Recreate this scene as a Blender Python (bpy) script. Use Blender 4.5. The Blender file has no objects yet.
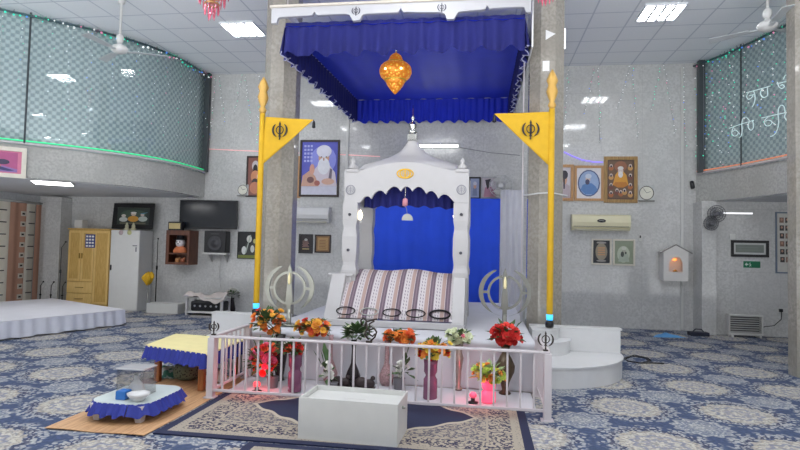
import bpy, bmesh, math, random
from mathutils import Vector, Matrix
random.seed(7)
PI = math.pi
SC = bpy.context.scene
COL = SC.collection

# ------------------------------------------------------------------ camera model
CAM_H = 1.5
YAW, PITCH, ROLL, FPX = math.radians(8.35), math.radians(2.42), math.radians(1.31), 560.0
Fv = Vector((-math.sin(YAW)*math.cos(PITCH), math.cos(YAW)*math.cos(PITCH), math.sin(PITCH)))
R0 = Vector((math.cos(YAW), math.sin(YAW), 0)); U0 = R0.cross(Fv)
Rv = math.cos(ROLL)*R0 + math.sin(ROLL)*U0
Uv = -math.sin(ROLL)*R0 + math.cos(ROLL)*U0
def ray(px, py): return Fv + Rv*((px-400)/FPX) + Uv*((225-py)/FPX)
def at(px, py, Y):                      # point seen at a pixel of the photograph, at depth Y
    d = ray(px, py); t = Y/d.y
    return Vector((d.x*t, Y, d.z*t + CAM_H))
def on(px, py, z=0.0):                  # point seen at a pixel, on the height z
    d = ray(px, py); t = (z-CAM_H)/d.z
    return Vector((d.x*t, d.y*t, z))
cam = bpy.data.cameras.new('camera'); camo = bpy.data.objects.new('camera', cam); COL.objects.link(camo)
cam.sensor_width = 36; cam.lens = FPX*36/800; cam.clip_start = 0.05
camo.matrix_world = Matrix(((Rv.x, Uv.x, -Fv.x, 0), (Rv.y, Uv.y, -Fv.y, 0), (Rv.z, Uv.z, -Fv.z, CAM_H), (0, 0, 0, 1)))
SC.camera = camo

# ------------------------------------------------------------------ materials
def lin(c):
    return tuple(((v/255)/12.92 if v/255 <= .04045 else ((v/255+.055)/1.055)**2.4) for v in c)
class NT:
    def __init__(s, name, rough=.5, metal=0.0):
        s.m = bpy.data.materials.new(name); s.m.use_nodes = True
        s.t = s.m.node_tree; s.b = s.t.nodes['Principled BSDF']; s.o = s.t.nodes['Material Output']
        s.b.inputs['Roughness'].default_value = rough; s.b.inputs['Metallic'].default_value = metal
    def n(s, kind, **kw):
        x = s.t.nodes.new('ShaderNode'+kind)
        for k, v in kw.items(): setattr(x, k, v)
        return x
    def put(s, sock, v):
        if hasattr(v, 'is_output'): s.t.links.new(v, sock)
        elif v is not None: sock.default_value = v
    def math(s, op, a, b=None, c=None):
        x = s.n('Math', operation=op); s.put(x.inputs[0], a)
        if b is not None: s.put(x.inputs[1], b)
        if c is not None: s.put(x.inputs[2], c)
        return x.outputs[0]
    def mix(s, f, a, b):
        x = s.n('Mix', data_type='RGBA'); s.put(x.inputs[0], f)
        for sock, v in ((x.inputs[6], a), (x.inputs[7], b)):
            s.put(sock, v if hasattr(v, 'is_output') else (*lin(v), 1))
        return x.outputs[2]
    def coord(s, kind='Object'):
        return s.n('TexCoord').outputs[kind]
    def xyz(s, v):
        x = s.n('SeparateXYZ'); s.put(x.inputs[0], v); return x.outputs
    def comb(s, x, y, z=0.0):
        c = s.n('CombineXYZ'); s.put(c.inputs[0], x); s.put(c.inputs[1], y); s.put(c.inputs[2], z); return c.outputs[0]
    def noise(s, vec, scale, detail=3.0):
        x = s.n('TexNoise'); s.put(x.inputs['Vector'], vec); x.inputs['Scale'].default_value = scale; x.inputs['Detail'].default_value = detail
        return x.outputs['Fac']
    def vor(s, vec, scale, out='Distance', feature='F1'):
        x = s.n('TexVoronoi', feature=feature); s.put(x.inputs['Vector'], vec); x.inputs['Scale'].default_value = scale
        return x.outputs[out]
    def smooth(s, v, a, b):
        x = s.n('MapRange', interpolation_type='SMOOTHSTEP'); s.put(x.inputs[0], v)
        x.inputs[1].default_value = a; x.inputs[2].default_value = b
        return x.outputs[0]
    def color(s, v): s.put(s.b.inputs['Base Color'], v)
    def bump(s, h, strength=.3, dist=.01):
        x = s.n('Bump'); x.inputs['Strength'].default_value = strength; x.inputs['Distance'].default_value = dist
        s.put(x.inputs['Height'], h); s.put(s.b.inputs['Normal'], x.outputs[0])

MC = {}
def mat(name, c, rough=.5, metal=0.0, var=.06, scale=9.0, emit=None, estr=0.0, bump=0.0):
    if name in MC: return MC[name]
    t = NT(name, rough, metal)
    d = tuple(max(0, v*(1-var)) for v in c); l = tuple(min(255, v*(1+var)) for v in c)
    f = t.noise(t.coord(), scale)
    t.color(t.mix(f, d, l))
    if bump: t.bump(f, bump)
    if emit:
        t.b.inputs['Emission Color'].default_value = (*lin(emit), 1)
        t.b.inputs['Emission Strength'].default_value = estr
    MC[name] = t.m
    return t.m
def lamp_mat(name, c, s, sample=False):
    m = mat(name, c, .5, emit=c, estr=s)
    if not sample:
        m.cycles.emission_sampling = 'NONE'
    return m
def glass_mat(name, c=(235, 245, 245), gloss=.12, tint=.9, rough=.02):
    if name in MC: return MC[name]
    t = NT(name); t.t.nodes.remove(t.b)
    tr = t.n('BsdfTransparent'); gl = t.n('BsdfGlossy'); mx = t.n('MixShader')
    tr.inputs[0].default_value = (*[v*tint for v in lin(c)], 1); gl.inputs['Roughness'].default_value = rough
    fr = t.n('LayerWeight'); fr.inputs[0].default_value = .25
    f = t.math('MULTIPLY_ADD', t.math('POWER', fr.outputs['Facing'], 3.0), .4, gloss)
    t.put(mx.inputs[0], f); t.t.links.new(tr.outputs[0], mx.inputs[1]); t.t.links.new(gl.outputs[0], mx.inputs[2])
    t.t.links.new(mx.outputs[0], t.o.inputs[0]); MC[name] = t.m
    return t.m

# ------------------------------------------------------------------ mesh builder
class MB:
    def __init__(s): s.v = []; s.f = []; s.mi = []; s.sm = []; s.uv = None; s.mats = []; s.cur = 0; s.smooth = False
    def m(s, material):
        if material not in s.mats: s.mats.append(material)
        s.cur = s.mats.index(material); return s
    def add(s, vs, fs, smooth=None):
        b = len(s.v); s.v += [tuple(p) for p in vs]
        for f in fs:
            s.f.append([b+i for i in f]); s.mi.append(s.cur); s.sm.append(s.smooth if smooth is None else smooth)
        return s
    def box(s, a, b, rot=None, piv=None):
        x0, y0, z0 = a; x1, y1, z1 = b
        vs = [Vector(p) for p in ((x0,y0,z0),(x1,y0,z0),(x1,y1,z0),(x0,y1,z0),(x0,y0,z1),(x1,y0,z1),(x1,y1,z1),(x0,y1,z1))]
        if rot is not None:
            pv = Vector(piv) if piv else sum(vs, Vector())/8
            vs = [rot @ (p-pv) + pv for p in vs]
        return s.add(vs, [(3,2,1,0),(4,5,6,7),(0,1,5,4),(1,2,6,5),(2,3,7,6),(3,0,4,7)], False)
    def bbox(s, a, b, r=.01, seg=2):                    # box with rounded edges
        bm = bmesh.new(); bmesh.ops.create_cube(bm, size=1)
        c = [(a[i]+b[i])/2 for i in range(3)]; d = [abs(b[i]-a[i]) for i in range(3)]
        for v in bm.verts: v.co = Vector((c[i]+v.co[i]*d[i] for i in range(3)))
        bmesh.ops.bevel(bm, geom=bm.edges[:], offset=min(r, min(d)*.45), segments=seg, profile=.5, affect='EDGES')
        return s.frombm(bm)
    def frombm(s, bm, smooth=False):
        bm.verts.index_update()
        s.add([v.co[:] for v in bm.verts], [[v.index for v in f.verts] for f in bm.faces], smooth); bm.free(); return s
    def prism(s, pts, y0, y1, axis='y'):                # outline in x-z (axis y), x-y (axis z) or y-z (axis x), extruded along the axis
        n = len(pts)
        P = {'y': lambda p, q: (p[0], q, p[1]), 'z': lambda p, q: (p[0], p[1], q), 'x': lambda p, q: (q, p[0], p[1])}[axis]
        ar = sum(pts[i][0]*pts[(i+1) % n][1]-pts[(i+1) % n][0]*pts[i][1] for i in range(n))
        if ar < 0: pts = pts[::-1]
        vs = [P(p, y0) for p in pts]+[P(p, y1) for p in pts]
        fl = (axis == 'y') == (y1 > y0)
        A = list(range(n)); B = list(range(n, 2*n))
        fs = [A if fl else A[::-1], B[::-1] if fl else B]
        for i in range(n):
            j = (i+1) % n
            q = (i, i+n, j+n, j); fs.append(q if fl else q[::-1])
        return s.add(vs, fs, False)
    def lathe(s, prof, seg=20, c=(0, 0, 0), smooth=True, ph=0.0, sx=1, sy=1, cap=True):   # profile (radius, z)
        vs = []; fs = []; n = len(prof)
        for r, z in prof:
            for k in range(seg):
                a = 2*PI*k/seg+ph; vs.append((c[0]+sx*r*math.cos(a), c[1]+sy*r*math.sin(a), c[2]+z))
        for i in range(n-1):
            for k in range(seg):
                l = (k+1) % seg; fs.append((i*seg+k, i*seg+l, (i+1)*seg+l, (i+1)*seg+k))
        if cap:
            fs.append(tuple(range(seg))[::-1]); fs.append(tuple((n-1)*seg+k for k in range(seg)))
        return s.add(vs, fs, smooth)
    def tube(s, pts, r, seg=8, closed=False, smooth=True):
        pts = [Vector(p) for p in pts]; n = len(pts); rs = r if isinstance(r, (list, tuple)) else [r]*n
        vs = []; fs = []; up = None
        for i, p in enumerate(pts):
            a = pts[(i-1) % n] if closed or i > 0 else p; b = pts[(i+1) % n] if closed or i < n-1 else p
            t = (b-a); t = t.normalized() if t.length > 1e-9 else Vector((0, 0, 1))
            if up is None:
                up = Vector((0, 0, 1)) if abs(t.z) < .9 else Vector((1, 0, 0))
            x = t.cross(up)
            if x.length < 1e-6: x = t.cross(Vector((0, 1, .3)))
            x.normalize(); y = x.cross(t).normalized(); up = y
            for k in range(seg):
                q = 2*PI*k/seg; vs.append(p+rs[i]*(math.cos(q)*x+math.sin(q)*y))
        m = n if closed else n-1
        for i in range(m):
            j = (i+1) % n
            for k in range(seg):
                l = (k+1) % seg; fs.append((i*seg+k, i*seg+l, j*seg+l, j*seg+k))
        if not closed:
            fs.append(tuple(range(seg))[::-1]); fs.append(tuple((n-1)*seg+k for k in range(seg)))
        return s.add(vs, fs, smooth)
    def ball(s, c, r, sub=2, sc=(1, 1, 1), smooth=True):
        bm = bmesh.new(); bmesh.ops.create_icosphere(bm, subdivisions=sub, radius=r)
        for v in bm.verts: v.co = Vector((c[0]+v.co.x*sc[0], c[1]+v.co.y*sc[1], c[2]+v.co.z*sc[2]))
        return s.frombm(bm, smooth)
    def grid(s, fn, nu, nv, smooth=True, closed_u=False):        # fn(u, v), u and v in 0..1
        vs = [fn(i/nu, j/nv) for j in range(nv+1) for i in range(nu+1)]; fs = []
        for j in range(nv):
            for i in range(nu):
                a = j*(nu+1)+i; fs.append((a, a+1, a+nu+2, a+nu+1))
        return s.add(vs, fs, smooth)
    def build(s, name, material=None, parent=None, loc=(0, 0, 0), rot=(0, 0, 0), solid=0.0, uv=None):
        me = bpy.data.meshes.new(name); me.from_pydata(s.v, [], s.f)
        ms = s.mats if s.mats else [material]
        for m in ms: me.materials.append(m)
        me.polygons.foreach_set('material_index', s.mi if s.mats else [0]*len(s.f))
        me.polygons.foreach_set('use_smooth', s.sm)
        if uv:
            l = me.uv_layers.new(name='UVMap')
            for p in me.loops: l.data[p.index].uv = uv[p.vertex_index]
        me.update()
        o = bpy.data.objects.new(name, me); COL.objects.link(o); o.location = loc; o.rotation_euler = rot
        if parent: o.parent = parent
        if solid:
            md = o.modifiers.new('thickness', 'SOLIDIFY'); md.thickness = solid; md.offset = 0
        return o

def tag(o, label=None, cat=None, group=None, kind=None):
    if label: o['label'] = label
    if cat: o['category'] = cat
    if group: o['group'] = group
    if kind: o['kind'] = kind
    return o
def thing(name, label, cat, loc=(0, 0, 0), rz=0.0, group=None):
    o = bpy.data.objects.new(name, None); COL.objects.link(o); o.empty_display_size = .1
    o.location = loc; o.rotation_euler = (0, 0, rz)
    return tag(o, label, cat, group)
def struct(mb, name, material=None, **k): return tag(mb.build(name, material, **k), kind='structure')
def inst(src, parent=None, loc=None, rot=None, scale=None):
    c = src.copy(); COL.objects.link(c)
    if parent: c.parent = parent
    if loc is not None: c.location = loc
    if rot is not None: c.rotation_euler = rot
    if scale is not None: c.scale = (scale,)*3 if isinstance(scale, (int, float)) else scale
    return c
def kids(o): return [c for c in COL.objects if c.parent == o]
def copy_tree(o, parent=None):
    c = o.copy(); COL.objects.link(c)
    if parent: c.parent = parent
    for k in kids(o): copy_tree(k, c)
    return c
def circ(cx, cy, rx, ry=None, n=20, a0=0, a1=2*PI):
    ry = rx if ry is None else ry
    return [(cx+rx*math.cos(a0+(a1-a0)*i/n), cy+ry*math.sin(a0+(a1-a0)*i/n)) for i in range(n if abs(a1-a0-2*PI) < 1e-6 else n+1)]
def ngon_clean(o):
    return o
def resample(path, step):
    out = [Vector(path[0])]; L = [0.0]
    for a, b in zip(path[:-1], path[1:]):
        a = Vector(a); b = Vector(b); n = max(1, int((b-a).length/step))
        for i in range(1, n+1): out.append(a+(b-a)*(i/n)); L.append(L[-1]+(b-a).length/n)
    return out, L
def pleats(mb, path, zt, zb, amp, wave, flare=0.0, hem=0.0, hemw=None, step=None, nv=6, topamp=.25, seed=0):
    """gathered cloth hanging along a plan path (list of (x, y)); the right-hand side of the path is outwards"""
    rnd = random.Random(seed); pts, L = resample([(p[0], p[1]) for p in path], step or wave/7)
    n = len(pts); rows = []
    nor = []
    for i in range(n):
        a = pts[max(0, i-1)]; b = pts[min(n-1, i+1)]; t = (b-a); t.normalize(); nor.append(Vector((t.y, -t.x)))
    ph = [0.0]
    for i in range(1, n): ph.append(ph[-1]+(L[i]-L[i-1])*2*PI/wave*rnd.uniform(.6, 1.4))
    def P(i, v):
        k = topamp+(1-topamp)*v
        o = amp*k*math.sin(ph[i])+flare*v
        zb_ = zb(L[i]/L[-1]) if callable(zb) else zb
        zt_ = zt(L[i]/L[-1]) if callable(zt) else zt
        z = zt_+(zb_-zt_)*v
        if hem: z += v*hem*math.sin(L[i]*2*PI/(hemw or wave)+.5)
        q = pts[i]+nor[i]*o
        return (q.x, q.y, z)
    b = len(mb.v)
    vs = [P(i, j/nv) for j in range(nv+1) for i in range(n)]; fs = []
    for j in range(nv):
        for i in range(n-1):
            a = j*n+i; fs.append((a, a+n, a+n+1, a+1))
    return mb.add(vs, fs, True)

# ------------------------------------------------------------------ emblem of two curved swords, a ring and a double-edged sword (unit height 1, centred at 0)
def arc_blade(cx, cz, r, w, a0, a1, n=16, taper=True):
    o = []; i_ = []
    for k in range(n+1):
        t = k/n; a = a0+(a1-a0)*t
        ww = w*(math.sin(PI*min(1, t*1.15+.02))**.6 if taper else 1)
        o.append((cx+(r+ww/2)*math.cos(a), cz+(r+ww/2)*math.sin(a))); i_.append((cx+(r-ww/2)*math.cos(a), cz+(r-ww/2)*math.sin(a)))
    return o+i_[::-1]
def emblem_parts(s):
    """outlines (x, z) at height s: blade, ring pieces, two curved swords"""
    blade = [(0, .5), (.05, .36), (.04, .26), (.055, .0), (.05, -.28), (.09, -.31), (.03, -.34), (.03, -.44), (.05, -.47), (0, -.5),
             (-.05, -.47), (-.03, -.44), (-.03, -.34), (-.09, -.31), (-.05, -.28), (-.055, .0), (-.04, .26), (-.05, .36)]
    sc = lambda P: [(x*s, z*s) for x, z in P]
    r0 = .205
    ring = arc_blade(0, .03, r0, .045, PI/2-.12, PI/2-2*PI+.12, 32, False)
    left = arc_blade(0, .03, .40, .10, PI*.72, PI*1.47, 20)
    right = [(-x, z) for x, z in left]
    return sc(blade), sc(ring), sc(left), sc(right)
def emblem(mb, c, s, y0, y1, sx=1.0):
    for P in emblem_parts(s): mb.prism([(c[0]+x*sx, c[1]+z) for x, z in P], y0, y1)
    return mb
# ------------------------------------------------------------------ shared materials
white_paint = mat('white_paint', (206, 206, 202), .45, var=.02)
white_gloss = mat('white_gloss_paint', (212, 212, 212), .3, var=.02)
metal_white = mat('white_enamelled_metal', (202, 195, 198), .35, var=.02)
cloth_white = mat('white_cloth', (206, 206, 212), .9, var=.03, scale=4)
black = mat('black_plastic', (22, 22, 26), .4, var=.1)
blackm = mat('black_metal', (28, 26, 28), .45, .5, var=.1)
steel = mat('brushed_steel', (176, 178, 172), .3, .85, var=.05); steel_dull = mat('dull_steel', (122, 122, 116), .42, .6, var=.08)
chrome = mat('chrome', (215, 215, 210), .15, 1.0, var=.02)
gold = mat('gold_paint', (214, 170, 60), .35, .4, var=.1)
blue_satin = mat('royal_blue_satin', (30, 50, 190), .5, var=.08, scale=3)
blue_satin_lit = mat('lit_canopy_satin', (40, 62, 212), .5, var=.05, scale=2); blue_frill = mat('blue_frill_cloth', (38, 50, 140), .7, var=.12, scale=8)  # canopy ceiling: royal blue satin lightened, its lit look put into the colour
blue_dark = mat('dark_blue_satin', (22, 27, 100), .85, var=.1, scale=3)
blue_curtain = mat('bright_blue_cloth', (34, 84, 232), .7, var=.06, scale=3)
yellow_cloth = mat('yellow_cloth', (208, 164, 26), .75, var=.05, scale=12)
cream = mat('cream_plastic', (226, 220, 186), .45, var=.02)
oak = None
def wood(name, a, b, rough=.45, axis=2, scale=3.0):
    if name in MC: return MC[name]
    t = NT(name, rough); c = t.xyz(t.coord())
    sc = [22.0, 22.0, 22.0]; sc[axis] = 2.0
    v = t.comb(*[t.math('MULTIPLY', c[i], sc[i]) for i in range(3)])
    f = t.noise(v, scale, 5.0); t.color(t.mix(t.smooth(f, .3, .7), a, b)); t.bump(f, .1); MC[name] = t.m
    return t.m
oak = wood('light_oak_veneer', (196, 156, 82), (216, 178, 104))
oak_edge = wood('oak_edging', (222, 186, 112), (232, 198, 128))
brown_wood = wood('dark_brown_wood', (84, 48, 34), (112, 66, 44))
bench_wood = wood('varnished_bench_wood', (140, 84, 44), (172, 108, 58))

# ------------------------------------------------------------------ floor carpet
t = NT('medallion_carpet', .95)
cx, cy, cz = t.xyz(t.coord())
wob = t.noise(t.coord(), 3.0)
def medallion(ox, oy, px_, py_):
    u = t.math('SUBTRACT', t.math('FRACT', t.math('MULTIPLY_ADD', cx, 1/px_, .5-ox/px_)), .5)
    v = t.math('SUBTRACT', t.math('FRACT', t.math('MULTIPLY_ADD', cy, 1/py_, .5-oy/py_)), .5)
    u = t.math('MULTIPLY', u, px_); v = t.math('MULTIPLY', v, py_)
    r = t.math('SQRT', t.math('ADD', t.math('MULTIPLY', u, u), t.math('MULTIPLY', v, v)))
    th = t.math('ARCTAN2', v, u)
    return r, th
def petal(r, th, n, amp): return t.math('ADD', r, t.math('MULTIPLY', t.math('COSINE', t.math('MULTIPLY', th, float(n))), amp))
vec = t.coord()
leaf = t.vor(vec, 24.0); leaf2 = t.vor(vec, 36.0); speck = t.noise(vec, 30.0, 4.0)
R, TH = medallion(1.42, 5.82, 1.02, 1.06)
r, th = medallion(1.42+.51, 5.82+.53, 1.02, 1.06)
blue = (66, 81, 112); blue2 = (54, 68, 97); pale = (178, 178, 175); crm = (196, 192, 180); tan = (182, 172, 154); slate = (106, 115, 134)
base = t.mix(t.smooth(speck, .35, .65), blue2, blue)
# leaves around the large medallion
P1 = petal(R, TH, 16, .018)
gap = t.smooth(leaf2, .50, .34)
band = t.math('MULTIPLY', t.smooth(P1, .51, .45), t.smooth(leaf, .56, .42))
c0 = t.mix(t.math('MULTIPLY', band, .8), base, pale)
c0 = t.mix(t.math('MULTIPLY', t.math('MULTIPLY', t.smooth(P1, .42, .40), gap), .85), c0, pale)
ring = t.math('MULTIPLY', t.math('MULTIPLY', t.smooth(P1, .32, .34), t.smooth(P1, .40, .38)), t.smooth(leaf2, .36, .46))
c0 = t.mix(t.math('MULTIPLY', ring, .85), c0, (52, 57, 84))
P2 = petal(R, TH, 14, .014)
c0 = t.mix(t.math('MULTIPLY', t.smooth(P2, .325, .31), t.math('MULTIPLY_ADD', gap, .5, .5)), c0, tan)
c0 = t.mix(t.math('MULTIPLY', t.smooth(P2, .285, .27), t.math('MULTIPLY_ADD', gap, .75, .2)), c0, crm)
P3 = petal(R, TH, 10, .02)
c0 = t.mix(t.math('MULTIPLY', t.math('MULTIPLY', t.smooth(P3, .215, .20), t.smooth(P3, .165, .18)), .7), c0, (110, 116, 142))
c0 = t.mix(t.math('MULTIPLY', t.math('MULTIPLY', t.smooth(P3, .12, .11), t.smooth(P3, .06, .07)), .7), c0, (126, 128, 146))
# small medallion
p1 = petal(r, th, 12, .02)
c0 = t.mix(t.math('MULTIPLY', t.smooth(p1, .25, .235), t.math('MULTIPLY_ADD', gap, .5, .5)), c0, pale)
c0 = t.mix(t.math('MULTIPLY', t.smooth(p1, .15, .14), t.smooth(p1, .115, .125)), c0, slate)
c0 = t.mix(t.math('MULTIPLY', t.smooth(p1, .20, .19), t.math('MULTIPLY', t.smooth(p1, .16, .17), t.smooth(leaf2, .3, .5))), c0, slate)
sp2 = t.math('MULTIPLY', t.smooth(speck, .56, .7), .55)
c0 = t.mix(sp2, c0, (72, 84, 120))
t.color(c0); t.bump(t.noise(vec, 160.0, 2.0), .25, .004)
carpet = t.m
b = MB(); b.box((-11.2, 1.2, -.1), (9.5, 12.1, 0)); struct(b, 'floor', carpet)

# ------------------------------------------------------------------ ceiling
ZC = 5.38
t = NT('ceiling_tiles', .8); c = t.xyz(t.coord())
def lines(v, size, w, off=0.0):
    f = t.math('FRACT', t.math('MULTIPLY_ADD', v, 1/size, off)); f = t.math('ABSOLUTE', t.math('SUBTRACT', f, .5))
    return t.smooth(f, .5-w/size, .5-w/size*.6)
g = t.math('MAXIMUM', lines(c[0], .62, .016, .21), lines(c[1], .62, .016, .06))
pin = t.noise(t.coord(), 120.0, 2.0)
t.color(t.mix(t.math('MULTIPLY', g, .75), t.mix(t.smooth(pin, .35, .65), (236, 239, 244), (242, 244, 248)), (190, 196, 208)))
b = MB(); b.box((-11.2, -1.2, ZC), (9.5, 12.1, ZC+.1)); struct(b, 'ceiling', t.m)

# ------------------------------------------------------------------ walls
def tile_mat(name, a, bb, sx, sz, seam, axes=(0, 2), dirt=True):
    t = NT(name, .06); c = t.xyz(t.coord())
    f = t.noise(t.coord(), 2.2, 8.0); f2 = t.noise(t.coord(), 26.0, 4.0)
    col = t.mix(t.smooth(f2, .35, .68), t.mix(t.smooth(f, .38, .62), a, bb), tuple(v*.955 for v in a))
    def ln(v, size, w):
        q = t.math('ABSOLUTE', t.math('SUBTRACT', t.math('FRACT', t.math('MULTIPLY', v, 1/size)), .5))
        return t.smooth(q, .5-w/size, .5-w/size*.5)
    g = t.math('MAXIMUM', ln(c[axes[0]], sx, .006), ln(c[axes[1]], sz, .006))
    t.color(t.mix(t.math('MULTIPLY', g, .45), col, seam))
    t.b.inputs['Specular IOR Level'].default_value = .4
    return t.m
wallm = tile_mat('grey_marble_wall_tile', (200, 200, 198), (209, 209, 207), .8, 1.2, (174, 174, 174))
wallside = tile_mat('grey_marble_side_tile', (196, 198, 200), (204, 206, 207), .8, 1.2, (160, 162, 164), (1, 2))
YB = 11.9
b = MB(); b.box((-11.2, YB, 0), (9.5, YB+.15, ZC)); struct(b, 'wall_back', wallm)
b = MB(); b.box((-10.55, 2.0, 0), (-10.4, YB, ZC)); struct(b, 'wall_left', wallside)
b = MB(); b.box((8.2, 2.0, 0), (8.35, YB, ZC)); struct(b, 'wall_right', wallside)
b = MB(); b.box((4.45, YB-.35, 0), (8.2, YB, 2.55)); struct(b, 'wall_recess', wallm)
b = MB(); b.box((4.17, YB-.45, 0), (4.43, YB, 2.55)); struct(b, 'trim_1', wallm)
b = MB(); b.box((-9.95, YB-.35, 0), (-9.55, YB, 2.50)); struct(b, 'trim_2', wallm)
b = MB(); b.box((-2.98, YB-.03, 1.2), (-2.92, YB, 5.3)); struct(b, 'trim_3', white_paint)
b = MB(); b.box((3.93, YB-.03, 0.02), (3.98, YB, 5.3)); struct(b, 'trim_4', white_paint)

# galleries: curved parapets, soffits, glass and patterned net behind the glass
CL = [(-6.25, YB), (-6.25, 11.3), (-6.28, 10.7), (-6.40, 10.15), (-6.62, 9.65), (-6.98, 9.12), (-7.40, 8.68), (-7.88, 8.22), (-8.5, 7.68), (-9.3, 7.05), (-10.4, 6.25)]
CR = [(4.22, YB), (4.44, 11.45), (4.64, 10.95), (4.84, 10.28), (4.97, 9.75), (5.06, 9.2), (5.12, 8.6), (5.15, 7.9), (5.15, 6.5), (5.15, 4.0)]
def catmull(P, n=6):
    Q = [Vector((p[0], p[1], 0)) for p in P]; out = []
    for i in range(len(Q)-1):
        p0 = Q[max(0, i-1)]; p1 = Q[i]; p2 = Q[i+1]; p3 = Q[min(len(Q)-1, i+2)]
        for k in range(n):
            u = k/n
            v = .5*((2*p1)+(p2-p0)*u+(2*p0-5*p1+4*p2-p3)*u*u+(3*p1-p0-3*p2+p3)*u**3); out.append((v.x, v.y))
    out.append(P[-1]); return out
CLs, CRs = catmull(CL), catmull(CR)
def offset(path, d):
    out = []
    for i, p in enumerate(path):
        a = Vector(path[max(0, i-1)]); q = Vector(path[min(len(path)-1, i+1)]); tt = (q-a).normalized()
        out.append((p[0]+tt.y*d, p[1]-tt.x*d))
    return out
def strip(name, path, z0, z1, thick, m, struct_=True, uvs=False):
    """upright curved slab along a plan path, thickness to its right (negative: to its left)"""
    A = path; Bp = offset(path, thick); n = len(A); mb = MB(); vs = []; uv = []; L = 0
    for i in range(n):
        if i: L += (Vector(A[i])-Vector(A[i-1])).length
        for (x, y) in (A[i], Bp[i]):
            for z in (z0, z1): vs.append((x, y, z)); uv.append((L, z))
    fs = []
    for i in range(n-1):
        a = 4*i; c = a+4
        fs += [(a, a+1, c+1, c), (a+2, c+2, c+3, a+3), (a+1, a+3, c+3, c+1), (a, c, c+2, a+2)]
    fs += [(0, 2, 3, 1), (4*n-4, 4*n-3, 4*n-1, 4*n-2)]
    mb.add(vs, fs, False)
    o = mb.build(name, m, uv=uv)
    if struct_: o['kind'] = 'structure'
    return o
parapet_m = tile_mat('pale_stone_parapet', (176, 176, 172), (188, 188, 184), 3.0, 9.0, (160, 160, 160))
ZS, ZR = 2.56, 3.10
strip('wall_left_gallery', CLs, ZS, ZR, .14, parapet_m)
strip('wall_right_gallery', CRs, ZS, ZR, -.14, parapet_m)
def slab(name, path, far, z0, z1, m):
    mb = MB(); mb.prism([(x, y) for x, y in path]+far, z0, z1, 'z'); return struct(mb, name, m)
soffit_m = mat('painted_soffit', (204, 206, 208), .7, var=.02)
slab('ceiling_left_gallery', offset(CLs, .15), [(-10.4, YB)], ZS-.01, ZS+.1, soffit_m)
slab('ceiling_right_gallery', offset(CRs, -.15), [(8.2, 4.0), (8.2, YB)], ZS-.01, ZS+.1, soffit_m)
# patterned net
t = NT('diamond_net_curtain', .75); uv = t.xyz(t.coord('UV'))
k = 2*PI/.13
a_ = t.math('SINE', t.math('MULTIPLY', uv[0], k)); b_ = t.math('SINE', t.math('MULTIPLY', uv[1], k))
pp = t.math('MULTIPLY', a_, b_); fine = t.noise(t.coord('UV'), 40.0, 2.0)
fold = t.math('SINE', t.math('MULTIPLY', uv[0], 21.0))
col = t.mix(t.smooth(pp, -.5, .5), (160, 171, 175), (206, 214, 214))
t.color(t.mix(t.math('MULTIPLY', t.smooth(fold, .9, 1.0), .15), col, (110, 126, 130))); net = t.m
strip('wall_left_gallery_curtain', offset(CLs, .10), ZR, ZC, .02, net)
strip('wall_right_gallery_curtain', offset(CRs, -.10), ZR, ZC, -.02, net)
gg = glass_mat('gallery_glass', (246, 250, 250), .05, 1.0)
strip('window_1', CLs, ZR+.03, ZC-.02, .012, gg)
strip('window_2', CRs, ZR+.03, ZC-.02, -.012, gg)
# mullions on the glass, end posts
dark_al = mat('dark_aluminium', (74, 80, 84), .45, .3)
def post(name, x, y, w=.05, m=dark_al, z0=ZR+.03):
    mb = MB(); mb.box((x-w/2, y-w/2, z0), (x+w/2, y+w/2, ZC-.005)); return struct(mb, name, m)
for i, (px, py) in enumerate(((27, 60), (96, 100), (152, 120))):
    pass
post('trim_5', -6.21, YB-.10, .11); post('trim_6', 4.26, YB-.16, .11)
# left mullion seen at the photo's far left
def hit(path, px, py):
    d = ray(px, py); best = None
    for p, q in zip(path[:-1], path[1:]):
        ex, ey = q[0]-p[0], q[1]-p[1]; den = d.x*ey-d.y*ex
        if abs(den) < 1e-9: continue
        tt = (p[0]*ey-p[1]*ex)/den; u = (p[0]*d.y-p[1]*d.x)/den
        if tt > 0 and -1e-6 <= u <= 1+1e-6 and (best is None or tt < best): best = tt
    return Vector((d.x*best, d.y*best, d.z*best+CAM_H)) if best else None
for nm, px, py, P_ in (('trim_7', 28, 70, CLs), ('trim_9', 742, 120, CRs)):
    h = hit(P_, px, py); post(nm, h.x+(.03 if P_ is CLs else -.03), h.y-.03, .022)
# rails with a strip of coloured light
green_led = lamp_mat('green_led_strip', (60, 225, 150), .85); red_led = lamp_mat('amber_led_strip', (240, 150, 110), .55)
def led(name, label, path, z, m, side, n_from=0, n_to=None, railm=None):
    th = thing(name, label, 'light strip', (path[0][0], path[0][1], z))
    off = Vector((path[0][0], path[0][1], z)); P_ = offset(path, side)[n_from:n_to]
    b = MB(); b.tube([Vector((x, y, z))-off for x, y in P_], .012, 6); b.build('led_tube', m, th)
    b = MB(); b.tube([Vector((x, y, z-.045))-off for x, y in P_], .022, 6); b.build('rail', railm or metal_white, th)
    return th
led('light_strip', 'green glowing light strip along the foot of the left gallery glass', CLs, ZR+.075, green_led, -.03, 1)
led('light_strip', 'amber glowing light strip along the foot of the right gallery glass', CRs, ZR+.075, red_led, .03, 1)

# octagonal stone columns
colm = tile_mat('speckled_column_tile', (154, 149, 140), (166, 161, 152), 5.0, 1.2, (160, 156, 148))
def column(name, x, y, r=.25):
    b = MB(); b.lathe([(r, 0), (r, ZC)], 8, (x, y, 0), False, PI/8)
    return struct(b, name, colm)
XCL, XCR, YC = -2.99, .85, 7.95
column('wall_column_left', XCL, YC, .262); column('wall_column_right', XCR, YC, .25)
column('wall_column_far_right', 4.19, 7.85, .27)
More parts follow.
